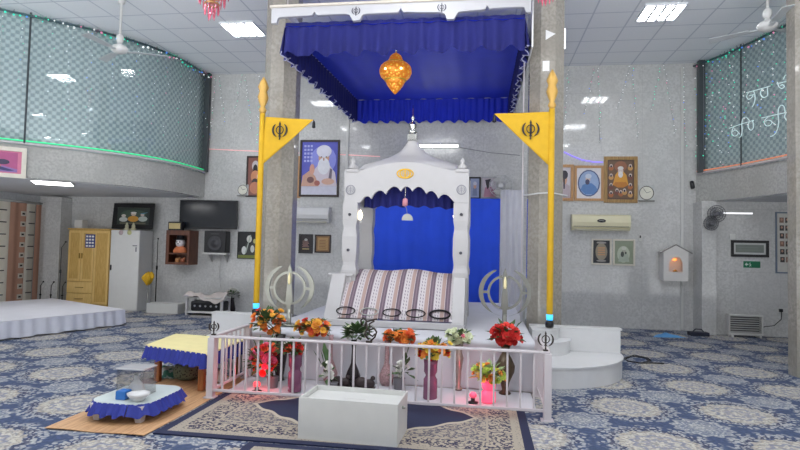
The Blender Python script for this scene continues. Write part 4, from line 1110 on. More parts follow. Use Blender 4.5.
for i, (x, z) in enumerate(((.14, .82), (.14, .58), (.14, .34), (.14, .14), (.86, .82), (.86, .58), (.86, .34), (.86, .14), (.36, .20), (.5, .16), (.64, .20))):
    shp += [('e', x, z-.03, .095, .06, ((176, 104, 60), (200, 150, 90), (120, 70, 60))[i % 3]), ('e', x, z+.03, .06, .045, (206, 190, 180)), ('e', x, z+.015, .035, .03, (44, 36, 40))]
picture('large gilt-framed picture of seated figures in orange robes, right of the right column', (604, 156.5, 637.5, 203), goldfr, .07, shp, (90, 66, 54))
shp = [('p', [(.1, .0), (.15, .4), (.5, .5), (.9, .4), (1, 0)], (186, 170, 176)), ('e', .5, .62, .2, .18, skin), ('e', .5, .76, .26, .14, (40, 36, 50)), ('p', [(.3, .9), (.38, .3), (.5, .3), (.5, .9)], (44, 40, 52))]
picture('partly hidden wooden-framed picture just right of the right column', (556.5, 164.5, 573.5, 201), tanfr, .06, shp, (206, 200, 206))
shp = [('e', .5, .5, .36, .38, (150, 140, 120))]+[('r', .28, .34+.1*i, .72, .40+.1*i, (196, 150, 110)) for i in range(4)]+[('e', .5, .9, .3, .05, (150, 146, 140)), ('e', .5, .1, .3, .05, (150, 146, 140))]
picture('small cream-framed dark picture with orange lettering block under the right air conditioner', (591.5, 238.5, 611.5, 265), crfr, .035, shp, (34, 36, 42))
shp = [('e', .48, .42, .34, .36, (188, 196, 176)), ('p', [(.2, .1), (.28, .42), (.5, .5), (.72, .42), (.8, .1)], (170, 180, 164)), ('e', .5, .56, .10, .12, (176, 176, 160)), ('e', .5, .68, .13, .08, (206, 208, 196)), ('e', .42, .42, .09, .12, (66, 72, 66)), ('e', .6, .48, .05, .06, (80, 84, 76))]
picture('small cream-framed sepia green portrait right of the dark lettered picture', (613, 239, 635, 266), crfr, .035, shp, (140, 150, 128))
shp = [('r', .2, .15, .8, .22, (170, 150, 100)), ('e', .5, .74, .14, .08, (176, 176, 170))]+[('r', .2+.04*(i % 2), .30+.07*i, .78-.05*(i % 3), .33+.07*i, (170, 130, 120)) for i in range(6)]
picture('small black plaque with pale lines under the left air conditioner', (299, 234, 312.5, 253.5), blackfr, .03, shp, (40, 32, 36))
shp = [('r', .12, .1, .88, .9, (176, 138, 88))]+[('r', .24, .2+.1*i, .76-.05*(i % 2), .23+.1*i, (120, 84, 54)) for i in range(6)]
picture('small brown wooden plaque right of the black plaque', (315, 234.5, 330.5, 253), darkfr, .03, shp, (140, 104, 66))
shp = [('p', [(.0, .2), (.3, .4), (.42, .62), (.6, .5), (.75, .75), (.9, .3), (1, .2), (1, 0), (0, 0)], (60, 62, 60)), ('e', .3, .3, .12, .16, (220, 224, 220)), ('e', .55, .74, .13, .14, (210, 210, 200)), ('e', .72, .36, .1, .14, (206, 210, 206)), ('e', .82, .66, .07, .09, (190, 190, 120)), ('p', [(.35, .2), (.6, .9), (.64, .9), (.42, .2)], (170, 180, 170)), ('r', 0, 0, 1, .12, (120, 130, 60))]
picture('dark picture with pale figures left of the left column below the television', (238, 231.5, 258, 259), blackfr, .012, shp, (22, 24, 26))
shp = [('e', .5, .78, .24, .14, (200, 190, 190)), ('e', .5, .70, .16, .12, (40, 36, 40)), ('e', .5, .5, .3, .16, (206, 140, 100)), ('e', .5, .35, .22, .1, (60, 50, 56)), ('e', .5, .2, .36, .16, (196, 130, 100)), ('e', .75, .5, .12, .08, (230, 210, 190))]
picture('tall dark-framed picture half hidden behind the left flagpole', (247, 156, 263, 197), darkfr, .035, shp, (140, 90, 80))
picture('narrow wooden-framed picture edge between the left column and the blue portrait', (293, 156, 300, 198), tanfr, .06, [('r', .1, .1, .9, .9, (200, 150, 90))], (180, 130, 80), depth=.02)
shp = [('p', [(.25, .1), (.32, .5), (.7, .5), (.78, .1)], (120, 130, 160)), ('e', .52, .62, .16, .16, skin), ('e', .52, .74, .2, .1, (196, 196, 210))]
picture('black-framed portrait on the back wall just right of the throne', (469, 177, 480.5, 199), blackfr, .03, shp, (150, 160, 190), Y=11.9)
shp = [('p', [(.1, .0), (.2, .5), (.55, .55), (.9, .4), (1, .0)], (180, 130, 150)), ('p', [(.2, .9), (.35, .4), (.7, .7), (.6, .95)], (50, 46, 54)), ('e', .7, .7, .14, .14, (220, 216, 220))]
picture('pink and grey picture on the back wall left of the white wall fan', (481.5, 177, 497, 198), mat('grey_frame', (180, 180, 184), .5), .02, shp, (200, 190, 196), Y=11.9)
# picture on the gallery parapet
p = hit(CLs, 10, 162); q2 = hit(CLs, 26.5, 162); dv = (Vector((q2.x, q2.y))-Vector((p.x, p.y))).normalized()
z1, z0 = hit(CLs, 13, 147.5).z, hit(CLs, 13, 178).z
shp = [('r', .06, .06, .94, .94, (176, 84, 132)), ('p', [(.06, .06), (.12, .4), (.4, .5), (.94, .2), (.94, .06)], (140, 110, 170)), ('e', .36, .72, .18, .12, (224, 140, 60)), ('e', .4, .58, .13, .13, (222, 160, 120)), ('e', .38, .46, .12, .12, (44, 32, 40)), ('e', .5, .3, .2, .12, (206, 110, 90)), ('e', .72, .5, .1, .12, (60, 50, 80)), ('p', [(.5, .2), (.6, .34), (.9, .14), (.8, .1)], (60, 60, 110))]
wpl = 1.05
ctr = Vector((q2.x, q2.y))-dv*wpl/2+Vector((dv.y, -dv.x))*.03
th = picture('cream-framed pink and orange portrait hung on the left gallery parapet', None, crfr, .07, shp, (206, 120, 150), loc=(ctr.x, ctr.y, (z1+z0)/2), wh=(wpl, z1-z0)); th.rotation_euler.z = math.atan2(dv.y, dv.x)
# picture standing on the locker
shp = [('r', .02, .02, .98, .98, (50, 60, 54)), ('e', .5, .62, .40, .26, (66, 84, 70)), ('e', .5, .34, .17, .18, (206, 150, 60)), ('e', .5, .62, .08, .1, (214, 196, 180)), ('e', .5, .7, .09, .06, (230, 226, 220)), ('e', .2, .3, .13, .14, (196, 200, 196)), ('e', .2, .52, .07, .09, (206, 200, 190)), ('e', .8, .34, .14, .16, (186, 196, 190)), ('e', .78, .58, .06, .08, (206, 190, 180)), ('p', [(.58, .7), (.7, .66), (.95, .74), (.8, .62)], (96, 150, 170)), ('r', .1, .04, .9, .12, (110, 110, 90))]
a, c = at(112, 200.5, 11.62), at(151.5, 227, 11.62)
picture('black-framed painting of seated figures leaning on top of the white locker', None, blackfr, .10, shp, (60, 66, 60), loc=((a.x+c.x)/2, 11.70, zt+(a.z-c.z)/2+.012), wh=(c.x-a.x, a.z-c.z), rx=-.10)
for px, lab in ((128, 'left'), (134.5, 'right')):
    p = at(px, 228, 11.5); b = MB(); b.lathe([(.05, 0), (.06, .03), (.035, .06), (.04, .10), (.02, .14)], 14); b.ball((0, 0, .15), .022, 1)
    tag(b.build('figurine', mat('cream_figurine', (196, 192, 160), .5, var=.12), loc=(p.x, 11.46, zt-.02)), 'small pale figurine on the locker, the %s of the pair before the black-framed painting' % lab, 'figurine', 'figurines on the locker')

# ------------------------------------------------------------------ television, wall cabinet, loudspeaker
def wallbox(px0, py0, px1, py1, Y=YB-.02): a, c = at(px0, py0, Y), at(px1, py1, Y); return a.x, c.x, c.z, a.z
x0, x1, z0, z1 = wallbox(180.5, 200, 237, 229.5, YB-.12)
tv = thing('television', 'wide black flat-screen television mounted on the back wall', 'television', ((x0+x1)/2, YB-.002, (z0+z1)/2)); w, h = (x1-x0)/2, (z1-z0)/2
b = MB(); b.bbox((-w, -.14, -h), (w, -.09, h), .01); b.build('casing', black, tv)
b = MB(); b.box((-w+.02, -.142, -h+.035), (w-.02, -.1405, h-.02)); b.build('screen', mat('dark_screen', (26, 30, 36), .15, var=.02), tv)
b = MB(); b.box((-.25, -.09, -.2), (.25, 0, .2)); b.build('wall_bracket', blackm, tv)
x0, x1, z0, z1 = wallbox(166.5, 230, 188.5, 265, YB-.40); x2 = at(196, 240, YB-.02).x
wc = thing('wall_cabinet', 'dark brown wooden cabinet with a lit face ornament niche under the television', 'cabinet', ((x0+x1)/2, YB-.002, z0)); w, h = (x1-x0)/2, z1-z0
b = MB(); b.box((-w, -.40, 0), (-w+.03, 0, h)); b.box((w-.03, -.40, 0), (w, 0, h)); b.box((-w+.03, -.40, h-.03), (w-.03, 0, h)); b.box((-w+.03, -.40, 0), (w-.03, 0, .05)); b.box((-w+.03, -.04, .05), (w-.03, 0, h-.03)); b.build('body', brown_wood, wc)
b = MB(); b.box((-w+.03, -.40, h*.30), (w-.03, -.04, h*.34)); b.build('shelf', brown_wood, wc)
b = MB(); b.box((-w+.03, -.398, h*.86), (w-.03, -.37, h-.03)); b.box((-w+.03, -.398, .05), (-w+.07, -.37, h*.86)); b.box((w-.05, -.398, .05), (w-.03, -.37, h*.86)); b.build('front_frame', brown_wood, wc)
fg = thing('doll', 'doll with a white face and black hat inside the brown wall cabinet', 'doll', ((x0+x1)/2+.01, YB-.30, z0+h*.34+.002))
b = MB(); b.lathe([(.15, 0), (.16, .04), (.13, .10), (.07, .15)], 16, sy=.7); b.build('orange_dress', mat('orange_dress', (206, 120, 76), .7), fg)
b = MB(); b.ball((0, 0, .22), .105, 2); b.build('face', mat('white_face', (226, 220, 222), .5), fg)
b = MB(); b.ball((-.035, -.095, .24), .017, 1); b.ball((.035, -.095, .24), .017, 1); b.ball((0, -.104, .20), .016, 1, (1.6, .6, .6)); b.build('features', black, fg)
b = MB(); b.lathe([(.17, .285), (.175, .295), (.095, .305), (.09, .37), (.07, .39)], 18, sy=.6); b.build('hat', black, fg)
for i, (dx, c) in enumerate(((-.07, (206, 150, 100)), (.05, (190, 120, 90)))):
    b = MB(); b.ball((0, 0, .05), .05, 2, (1.1, .8, 1)); b.ball((.045, 0, .085), .028, 2); b.lathe([(.06, 0), (.055, .012)], 12); tag(b.build('figurine', am(c), loc=((x0+x1)/2+dx, YB-.26, z0+.052)), 'small orange figurine on the lower shelf of the wall cabinet, %s' % ('left' if i == 0 else 'right'), 'figurine', 'figurines in the wall cabinet')
p = at(175, 229, YB-.3); b = MB(); 
rd_ = thing('clock_radio', 'small black and cream box on top of the brown wall cabinet', 'radio', (p.x, YB-.25, z1+.001))
b = MB(); b.bbox((-.16, -.07, 0), (.16, .07, .19), .01); b.build('casing', black, rd_)
b = MB(); b.bbox((-.135, -.074, .03), (.135, -.069, .16), .003); b.lathe([(.03, 0), (.03, .004)], 14, (0, 0, 0)); b.build('panel', mat('cream_panel', (206, 186, 130), .5), rd_)
x0, x1, z0, z1 = wallbox(206, 231, 226.5, 253, YB-.2)
sh = thing('wall_shelf', 'small white wall shelf carrying the black loudspeaker', 'shelf', ((x0+x1)/2, YB-.002, z0)); 
b = MB(); b.bbox((-.28, -.30, -.04), (.28, 0, 0), .005); b.build('board', white_paint, sh)
for s in (-.18, .18):
    b = MB(); b.prism([(0, -.04), (-.22, -.04), (0, -.22)], s-.01, s+.01, 'x'); b.build('bracket', white_paint, sh)
ls = thing('loudspeaker', 'black loudspeaker standing on the white wall shelf under the television', 'loudspeaker', ((x0+x1)/2, YB-.15, z0+.001)); w, h = (x1-x0)/2, min(z1-z0, .49)
b = MB(); b.bbox((-w, -.12, 0), (w, .12, h), .012); b.build('cabinet', black, ls)
b = MB(); b.lathe([(.17, 0), (.165, .012), (.13, .004), (.06, -.0), (.05, .012), (0, .02)], 24); b.build('woofer', mat('grey_cone', (62, 62, 66), .5), ls, loc=(0, -.121, h*.42), rot=(PI/2, 0, 0))
b = MB(); b.bbox((-.10, -.125, h*.84), (.10, -.12, h*.90), .003); b.build('horn', mat('grey_cone', (62, 62, 66), .5), ls)
# cables below
b = MB(); b.tube([(0, 0, 0), (.01, -.01, -.2), (-.02, -.01, -.5), (.03, -.01, -.62), (.02, 0, -.75)], .006, 5); p = at(216, 257, YB-.02); tag(b.build('cable', mat('white_cable', (206, 206, 206), .5), loc=(p.x+.1, YB-.015, z0-.05)), 'thin white cable hanging below the loudspeaker shelf', 'cable')

# ------------------------------------------------------------------ stands near the locker
p = on(149, 309.5, 0)
def stand(name, label, px, Y, h, boom=None, m=blackm):
    q_ = at(px, 300, Y); th = thing(name, label, 'stand', (q_.x, Y, 0))
    b = MB(); b.lathe([(.012, .02), (.012, h*.6), (.008, h*.6), (.008, h)], 8); b.build('pole', m, th)
    b = MB(); b.lathe([(.11, 0), (.11, .015), (.03, .025)], 18); b.build('base', m, th)
    b = MB(); b.bbox((-.016, -.016, h*.58), (.016, .016, h*.64), .005); b.build('clutch', m, th)
    if boom: b = MB(); b.tube([(0, 0, h), boom], .007, 6); b.ball(boom, .022, 1); b.build('boom', m, th)
    return th
s1 = stand('yellow_cloth_stand', 'thin stand topped with a bunched yellow cloth right of the locker', 147.5, 11.40, .80, None, steel)
b = MB(); rd = random.Random(2)
def bun(u, v): a = 2*PI*u; r_ = .10*math.sin(PI*min(.98, .12+.8*v))*(1+.3*math.sin(a*5)+.2*math.sin(a*3+v*6)); return (r_*math.cos(a), r_*math.sin(a), .86-.28*v+.02*math.sin(a*4))
b.grid(bun, 30, 10); b.build('yellow_cloth', yellow_cloth, s1)
stand('microphone_stand', 'tall thin black stand against the wall right of the white locker', 155.5, 11.78, 1.55, (.04, -.06, 1.6))
stand('microphone_stand', 'thin grey microphone stand in the corner left of the oak wardrobe', 59, 11.3, 1.35, (.14, -.05, 1.48), mat('dark_grey_stand', (84, 86, 88), .5))
for px, l in ((40, 'leftmost'), (50.5, 'middle'), (62, 'rightmost')):
    stand('small_stand', '%s of three short black music stands at the back edge of the stage' % l, px, 11.05, .52, (.06, 0, .60)) 
# floor items against the back wall
b = MB(); b.bbox((-.36, -.16, 0), (.36, .16, .21), .008); b.m(white_paint) if False else None
p = on(170.5, 311.5, 0); tag(b.build('white_box', white_paint, loc=(p.x+.02, YB-.55, 0)), 'low white box on the carpet below the brown wall cabinet', 'box')
p = at(206, 300, 11.2)
ct = thing('equipment_rack', 'low black equipment rack under a white cloth near the left steps', 'rack', (p.x, 11.3, 0))
b = MB(); b.bbox((-.42, -.2, .05), (.42, .2, .09), .006); b.bbox((-.42, -.2, .36), (.42, .2, .38), .006); b.build('frame_shelf', white_paint, ct)
for x in (-.39, .39):
    for y in (-.17, .17): b = MB(); b.bbox((x-.025, y-.025, 0), (x+.025, y+.025, .36), .004); b.build('leg', mat('pale_grey_metal', (196, 194, 194), .5), ct)
b = MB(); b.bbox((-.30, -.19, .091), (.40, .15, .30), .03); am_ = b.build('amplifier', black, ct)
b = MB()
for i in range(5): b.lathe([(.032, 0), (.03, .02)], 12, (0, 0, 0)) if False else b.ball((-.2+.12*i, -.195, .2), .026, 1)
b.build('knob', mat('grey_knob', (170, 170, 176), .4), am_)
b = MB(); b.grid(lambda u, v: (-.48+.92*u+.03*math.sin(v*7), -.24+.46*v, .40+.05*math.sin(u*6+v*3)+.05*math.sin(PI*u)*math.sin(PI*v)-(.10*(1-v/.2)*(.4+.6*u) if v < .2 else 0)+.02*math.sin(u*21)), 30, 16); tag(b.build('dust_cloth', mat('offwhite_dust_cloth', (206, 196, 190), .9, var=.06), loc=(p.x, 11.3, .015), solid=.006), 'rumpled off-white cloth thrown over the black equipment rack', 'cloth')
q_ = at(232, 290, 11.7); fp = thing('flower_vase', 'small vase of white flowers against the wall behind the left steps', 'vase of flowers', (q_.x, 11.7, 0))
b = MB(); b.lathe([(.07, 0), (.09, .1), (.05, .3), (.06, .34)], 14); b.build('vase', darkv, fp)
for i in range(9):
    rd = random.Random(i+3); o = bpy.data.objects.new('flower', rose(whitec, i % 3)); COL.objects.link(o); o.parent = fp; o.location = (rd.uniform(-.16, .16), rd.uniform(-.1, .1), rd.uniform(.36, .55)); o.scale = (1.2,)*3
b = MB(); leaf_cluster(b, (0, 0, .38), .16, 24, random.Random(1), .12); b.tube([(0, 0, .3), (0, 0, .5)], .01, 5); b.build('foliage', leaf_g, fp)
# ================================================================== air conditioners, clocks, shrine
def aircon(label, px0, py0, px1, py1, m, logo):
    a, c = at(px0, py0, YB-.1), at(px1, py1, YB-.1); w, h = c.x-a.x, a.z-c.z
    th = thing('air_conditioner', label, 'air conditioner', ((a.x+c.x)/2, YB-.002, (a.z+c.z)/2))
    o = [(0, -h/2), (0, h/2), (-.16, h/2), (-.20, h/2-.03), (-.215, 0), (-.19, -h/2+.07), (-.12, -h/2)]
    b = MB(); b.prism(o, -w/2, w/2, 'x'); b.build('casing', m, th)
    b = MB(); b.box((-w/2+.05, -.175, -h/2+.012), (w/2-.05, -.13, -h/2+.022), Matrix.Rotation(.5, 3, 'X')); b.build('air_vane', mat('pale_vane', (196, 192, 176), .5), th)
    b = MB(); b.box((-w/2+.03, -.206, -h/2+.072), (w/2-.03, -.19, -h/2+.080)); b.build('outlet_slot', mat('dark_slot', (90, 86, 80), .6), th)
    if logo:
        b = MB(); b.prism(circ(0, 0, .085, .035, 20), 0, .006); b.build('oval_badge', black, th, loc=(0, -.222, h*.10))
        b = MB(); b.tube([(-.05, 0, .0), (0, 0, .008), (.05, 0, -.004)], .006, 5); b.build('badge_lettering', steel, th, loc=(0, -.222, h*.10))
aircon('cream air conditioner on the back wall under the gilt frames right of the right column', 571.5, 214.5, 629.5, 231, cream, True)
aircon('white air conditioner on the back wall under the blue portrait by the left column', 290, 207, 329.5, 223, white_gloss, False)
def clock(label, px, py, r, Y=YB):
    p = at(px, py, Y-.03); th = thing('wall_clock', label, 'clock', (p.x, Y-.002, p.z))
    b = MB(); b.bbox((-r*1.15, -.03, -r*1.15), (r*1.15, 0, r*1.15), .01); b.build('casing', mat('pale_grey_plastic', (196, 198, 196), .4), th)
    b = MB(); b.prism(circ(0, 0, r*.95, r*.95, 28), -.034, -.030); b.build('dial', mat('ivory_dial', (222, 220, 206), .5), th)
    b = MB(); b.tube([(r*math.cos(a), -.034, r*math.sin(a)) for a in [2*PI*i/28 for i in range(28)]], r*.06, 6, closed=True); b.build('bezel', mat('dark_bezel', (96, 92, 88), .4), th)
    b = MB(); b.box((-.004, -.037, 0), (.004, -.035, r*.6), Matrix.Rotation(1.2, 3, 'Y'), (0, -.036, 0)); b.box((-.003, -.039, 0), (.003, -.037, r*.8), Matrix.Rotation(-.6, 3, 'Y'), (0, -.038, 0)); b.build('hand', black, th)
    b = MB(); b.box((-r*1.15, -.05, -r*1.25), (r*1.15, 0, -r*1.13)); b.build('lower_edge', mat('dark_bezel', (96, 92, 88), .4), th)
clock('square pale wall clock right of the largest gilt frame', 646.5, 193, .135)
clock('square pale wall clock left of the flagpole by the left column', 242.8, 190, .11)
# white house-shaped lamp cabinet
a, c = at(661.5, 252, YB-.15), at(686, 281, YB-.15); w, h = (c.x-a.x)/2, a.z-c.z
sh = thing('lamp_shrine', 'white gabled wall cabinet with a small lit arch niche on the back wall', 'shrine', ((a.x+c.x)/2, YB-.002, c.z))
ph = mat('white_shrine', (226, 224, 220), .5, var=.02)
fr = [(-w, 0), (w, 0), (w, h), (-w, h)]
ah, aw = h*.86, w*.55
arch_in = [(aw, .17), (aw, ah*.62)]+[(aw*math.cos(t_), ah*.62+ah*.36*math.sin(t_)) for t_ in [PI*i/12 for i in range(1, 12)]]+[(-aw, ah*.62), (-aw, .17)]
b = MB()
b.box((-w, -.28, 0), (w, -.27, .17)); b.box((-w, -.28, .17), (-aw, -.27, h)); b.box((aw, -.28, .17), (w, -.27, h))
top = [(-aw, h), (-aw, ah*.62)]+[(aw*math.cos(t_), ah*.62+ah*.36*math.sin(t_)) for t_ in [PI-PI*i/12 for i in range(1, 12)]]+[(aw, ah*.62), (aw, h)]
b.prism(top, -.28, -.27); b.build('door', ph, sh)
b = MB(); b.box((-w, -.268, 0), (-w+.015, 0, h)); b.box((w-.015, -.268, 0), (w, 0, h)); b.box((-w+.015, -.268, 0), (w-.015, 0, .015)); b.box((-w+.015, -.02, .015), (w-.015, 0, h)); b.box((-w+.015, -.268, h-.012), (w-.015, -.02, h)); b.build('body', ph, sh)
b = MB(); b.prism([(-w-.04, h), (w+.04, h), (0, h+.13)], -.29, 0); b.build('gable_roof', ph, sh)
b = MB()
for s in (-1, 1): b.tube([(s*(w+.07), -.295, h-.02), (0, -.295, h+.15)], .012, 6)
b.build('gable_trim', mat('grey_trim', (150, 146, 142), .5), sh)
b = MB(); b.box((-w+.03, -.265, .16), (w-.03, -.03, .175)); b.build('inner_shelf', ph, sh)
b = MB(); b.lathe([(.04, .176), (.05, .19), (.03, .2), (.02, .22)], 12, (.02, -.17, 0)); b.build('oil_lamp', mat('brass', (176, 146, 80), .35, .8), sh)
b = MB(); b.ball((0, -.2, h*.74), .032, 2, (1.2, 1, .8)); b.build('glowing_bulb', lamp_mat('orange_bulb', (255, 140, 70), 3.0), sh)
l = bpy.data.lights.new('shrine_light', 'POINT'); l.energy = .35; l.color = (1, .4, .15); l.shadow_soft_size = .03; lo = bpy.data.objects.new('light', l); COL.objects.link(lo); lo.parent = sh; lo.location = (0, -.13, h*.74)
# switches and sockets
def plate(label, px, py, w, h, m=white_paint, Y=YB, cat='switch', name='wall_switch', dark=True):
    p = at(px, py, Y-.01); th = thing(name, label, cat, (p.x, Y-.002, p.z))
    b = MB(); b.bbox((-w/2, -.018, -h/2), (w/2, 0, h/2), .004); b.build('plate', m, th)
    if dark: b = MB(); b.bbox((-w*.3, -.03, 0), (w*.1, -.018, h*.4), .004); b.build('rocker', mat('dark_switch', (60, 58, 60), .5), th)
plate('small white switch with a dark button right of the sepia portrait', 640.5, 238, .07, .13)
plate('small square white plate above the wide black frame in the right recess', 732.5, 236.5, .10, .10, Y=YB-.35, dark=False)
# paper notices on the right column, camera-side faces
yc = YC-.25*math.cos(PI/8)-.001
for px, py, w, h, lab in ((546, 66, .09, .14, 'small white paper notice stuck on the upper part of the right column'),):
    p = at(px, py, yc); b = MB(); b.box((-w/2, -.002, -h/2), (w/2, 0, h/2)); tag(b.build('paper_notice', mat('white_paper', (232, 232, 232), .8), loc=(p.x, yc, p.z)), lab, 'notice')
p = at(551, 34, yc); b = MB(); b.prism([(-.05, -.08), (.08, 0), (-.05, .06)], -.002, 0); tag(b.build('paper_notice', mat('white_paper', (232, 232, 232), .8), loc=(p.x-.02, yc, p.z)), 'small white triangular paper high on the right column', 'notice')

# ================================================================== right recess
YR = YB-.35
picture('wide black frame with pale mount on the wall of the right recess', (731, 240, 769, 257.5), blackfr, .05, [('r', .0, .0, 1, 1, (120, 128, 122)), ('r', .1, .3, .9, .36, (136, 142, 136)), ('r', .1, .6, .8, .66, (136, 142, 136))], (120, 128, 122), Y=YR, mount=(mat('pale_mount', (196, 198, 196), .5), .035))
shp = []
for j in range(6):
    for i in range(4): shp += [('r', .10+.21*i, .84-.135*j, .26+.21*i, .93-.135*j, (70, 66, 64) if (i+j) % 3 else (140, 110, 96)), ('e', .18+.21*i, .895-.135*j, .04, .022, (190, 150, 130))]
shp += [('r', .4, .10, .6, .2, (130, 100, 90))]
picture('tall board of small photographs on the recess wall beside the far right column', (775.5, 212, 806, 274), mat('blue_grey_frame', (110, 124, 140), .4), .025, shp, (206, 204, 196), Y=YR, cat='photo board', name='photo_board')
p0, p1 = at(743.5, 261, YR-.01), at(760.5, 268, YR-.01); w, h = p1.x-p0.x, p0.z-p1.z
sg = thing('exit_sign', 'small green safety sign with white arrow below the wide black frame', 'sign', ((p0.x+p1.x)/2, YR-.002, (p0.z+p1.z)/2))
b = MB(); b.bbox((-w/2, -.008, -h/2), (w/2, 0, h/2), .002); b.build('plate', mat('sign_green', (20, 112, 76), .5), sg)
wt = mat('sign_white', (220, 232, 226), .6)
b = MB(); b.prism([(-w*.42, 0), (-w*.32, h*.28), (-w*.32, h*.1), (-w*.22, h*.1), (-w*.22, -h*.1), (-w*.32, -h*.1), (-w*.32, -h*.28)], -.010, -.008)
b.build('arrow', wt, sg)
b = MB(); b.ball((-w*.12, -.009, h*.22), h*.07, 1, (1, .1, 1)); b.tube([(-w*.12, -.009, h*.12), (-w*.10, -.009, -h*.08), (-w*.15, -.009, -h*.3)], h*.04, 5); b.tube([(-w*.10, -.009, -h*.08), (-w*.06, -.009, -h*.28)], h*.04, 5); b.tube([(-w*.17, -.009, h*.02), (-w*.11, -.009, h*.1), (-w*.06, -.009, 0)], h*.03, 5); b.build('running_figure', wt, sg)
# dark wall fans (round) below the gallery
def wallfan(label, px, py, r, Y, m, cagem, tilt=0.0):
    p = at(px, py, Y-.18); th = thing('wall_fan', label, 'fan', (p.x, Y-.002, p.z))
    b = MB(); b.bbox((-.06, -.05, -r*.9), (.06, 0, -r*.3), .015); b.tube([(0, -.03, -r*.6), (0, -.10, -r*.3), (0, -.12, 0)], .022, 8); b.build('wall_bracket', m, th)
    b = MB(); b.lathe([(.0, .0), (.055, .01), (.06, .06), (.045, .11), (0, .12)], 16); b.build('motor', m, th, loc=(0, -.10, 0), rot=(-PI/2+0, 0, 0)) if False else b.build('motor', m, th, loc=(0, -.19, 0), rot=(-PI/2, 0, 0))
    for k in range(3):
        a = 2*PI*k/3; b = MB()
        b.grid(lambda u, v: ((.05+(r*.82-.05)*u)*math.cos(a+(v-.5)*.9), -.20+.03*(v-.5), (.05+(r*.82-.05)*u)*math.sin(a+(v-.5)*.9)), 6, 4); b.build('blade', m, th)
    b = MB()
    for rr_ in (r, r*.72, r*.45): b.tube([(rr_*math.cos(t_), -.235-.02*(1-rr_/r), rr_*math.sin(t_)) for t_ in [2*PI*i/28 for i in range(28)]], .006, 5, closed=True)
    for k in range(20):
        a = 2*PI*k/20; b.tube([(.06*math.cos(a), -.26, .06*math.sin(a)), (r*.6*math.cos(a), -.255, r*.6*math.sin(a)), (r*math.cos(a), -.22, r*math.sin(a)), (r*.9*math.cos(a), -.15, r*.9*math.sin(a)), (.08*math.cos(a), -.13, .08*math.sin(a))], .003, 4)
    b.lathe([(.06, 0), (.055, .015), (0, .02)], 14, (0, 0, 0)) if False else b.ball((0, -.262, 0), .05, 2, (1, .3, 1))
    b.build('cage', cagem, th)
wallfan('white wall fan between the pink picture and the right column', 501, 186, .24, YB-.05, white_paint, mat('pale_cage', (206, 206, 206), .4))
greyf = mat('grey_fan', (150, 152, 156), .5); darkf = mat('dark_cage', (90, 90, 94), .4)
wallfan('upper right of two round grey wall fans in the recess corner', 715.5, 214, .16, YR-.01, greyf, darkf)
wallfan('lower left of two round grey wall fans in the recess corner', 710, 223.5, .13, YR+.0, mat('pale_grey_fan', (150, 152, 156), .5), darkf)
# bullet camera by the gallery end
p = at(692, 185, YB-.1); th = thing('security_camera', 'small black bullet camera on the back wall below the right gallery end', 'camera', (p.x, YB-.002, p.z))
b = MB(); b.lathe([(.035, 0), (.04, .02), (.04, .15), (.03, .155)], 14); b.build('housing', black, th, loc=(0, -.08, .07), rot=(PI*.86, 0, 0))
b = MB(); b.tube([(0, 0, .02), (0, -.06, .03)], .015, 6); b.bbox((-.03, -.012, -.01), (.03, 0, .06), .004); b.build('mount', white_paint, th)
# heater with its cable and socket
p = at(745.5, 341, YR-.25)
ht = thing('heater', 'white louvred electric heater standing on the carpet in the right recess', 'heater', (p.x, YR-.22, 0))
b = MB(); W = .30
for a, c in (((-W, -.06, .04), (-W+.03, .06, .42)), ((W-.03, -.06, .04), (W, .06, .42)), ((-W+.03, -.06, .385), (W-.03, .06, .42)), ((-W+.03, -.06, .04), (W-.03, .06, .08))): b.bbox(a, c, .006)
b.box((-W+.03, .045, .08), (W-.03, .06, .385)); b.build('casing', white_paint, ht)
b = MB()
for k in range(7): b.box((-W+.03, -.05, .10+.041*k), (W-.03, -.02, .106+.041*k), Matrix.Rotation(.5, 3, 'X'))
b.build('louvres', mat('pale_grey_louvre', (186, 186, 184), .5), ht)
b = MB(); b.box((-W+.04, .02, .1), (W-.04, .03, .37)); b.build('heating_panel', mat('dark_grille', (84, 84, 86), .7), ht)
for s in (-1, 1): b = MB(); b.bbox((s*.24-.02, -.09, 0), (s*.24+.02, .09, .04), .006); b.build('foot', white_paint, ht)
s_ = at(783, 310.5, YR-.02); so = thing('wall_socket', 'white double wall socket with a black plug right of the heater', 'socket', (s_.x, YR-.002, s_.z))
b = MB(); b.bbox((-.09, -.015, -.05), (.09, 0, .05), .005); b.build('plate', white_paint, so)
b = MB(); b.bbox((-.075, -.06, -.03), (-.015, -.015, .03), .008); b.build('plug', black, so)
b = MB(); x0 = s_.x-.045; b.tube([(x0, YR-.06, s_.z-.02), (x0-.02, YR-.09, s_.z-.16), (x0-.16, YR-.12, s_.z-.28), (x0-.34, YR-.15, .20), (p.x+.305, YR-.2, .18)], .008, 6); tag(b.build('power_cable', black), 'black cable from the wall socket to the white heater', 'cable')
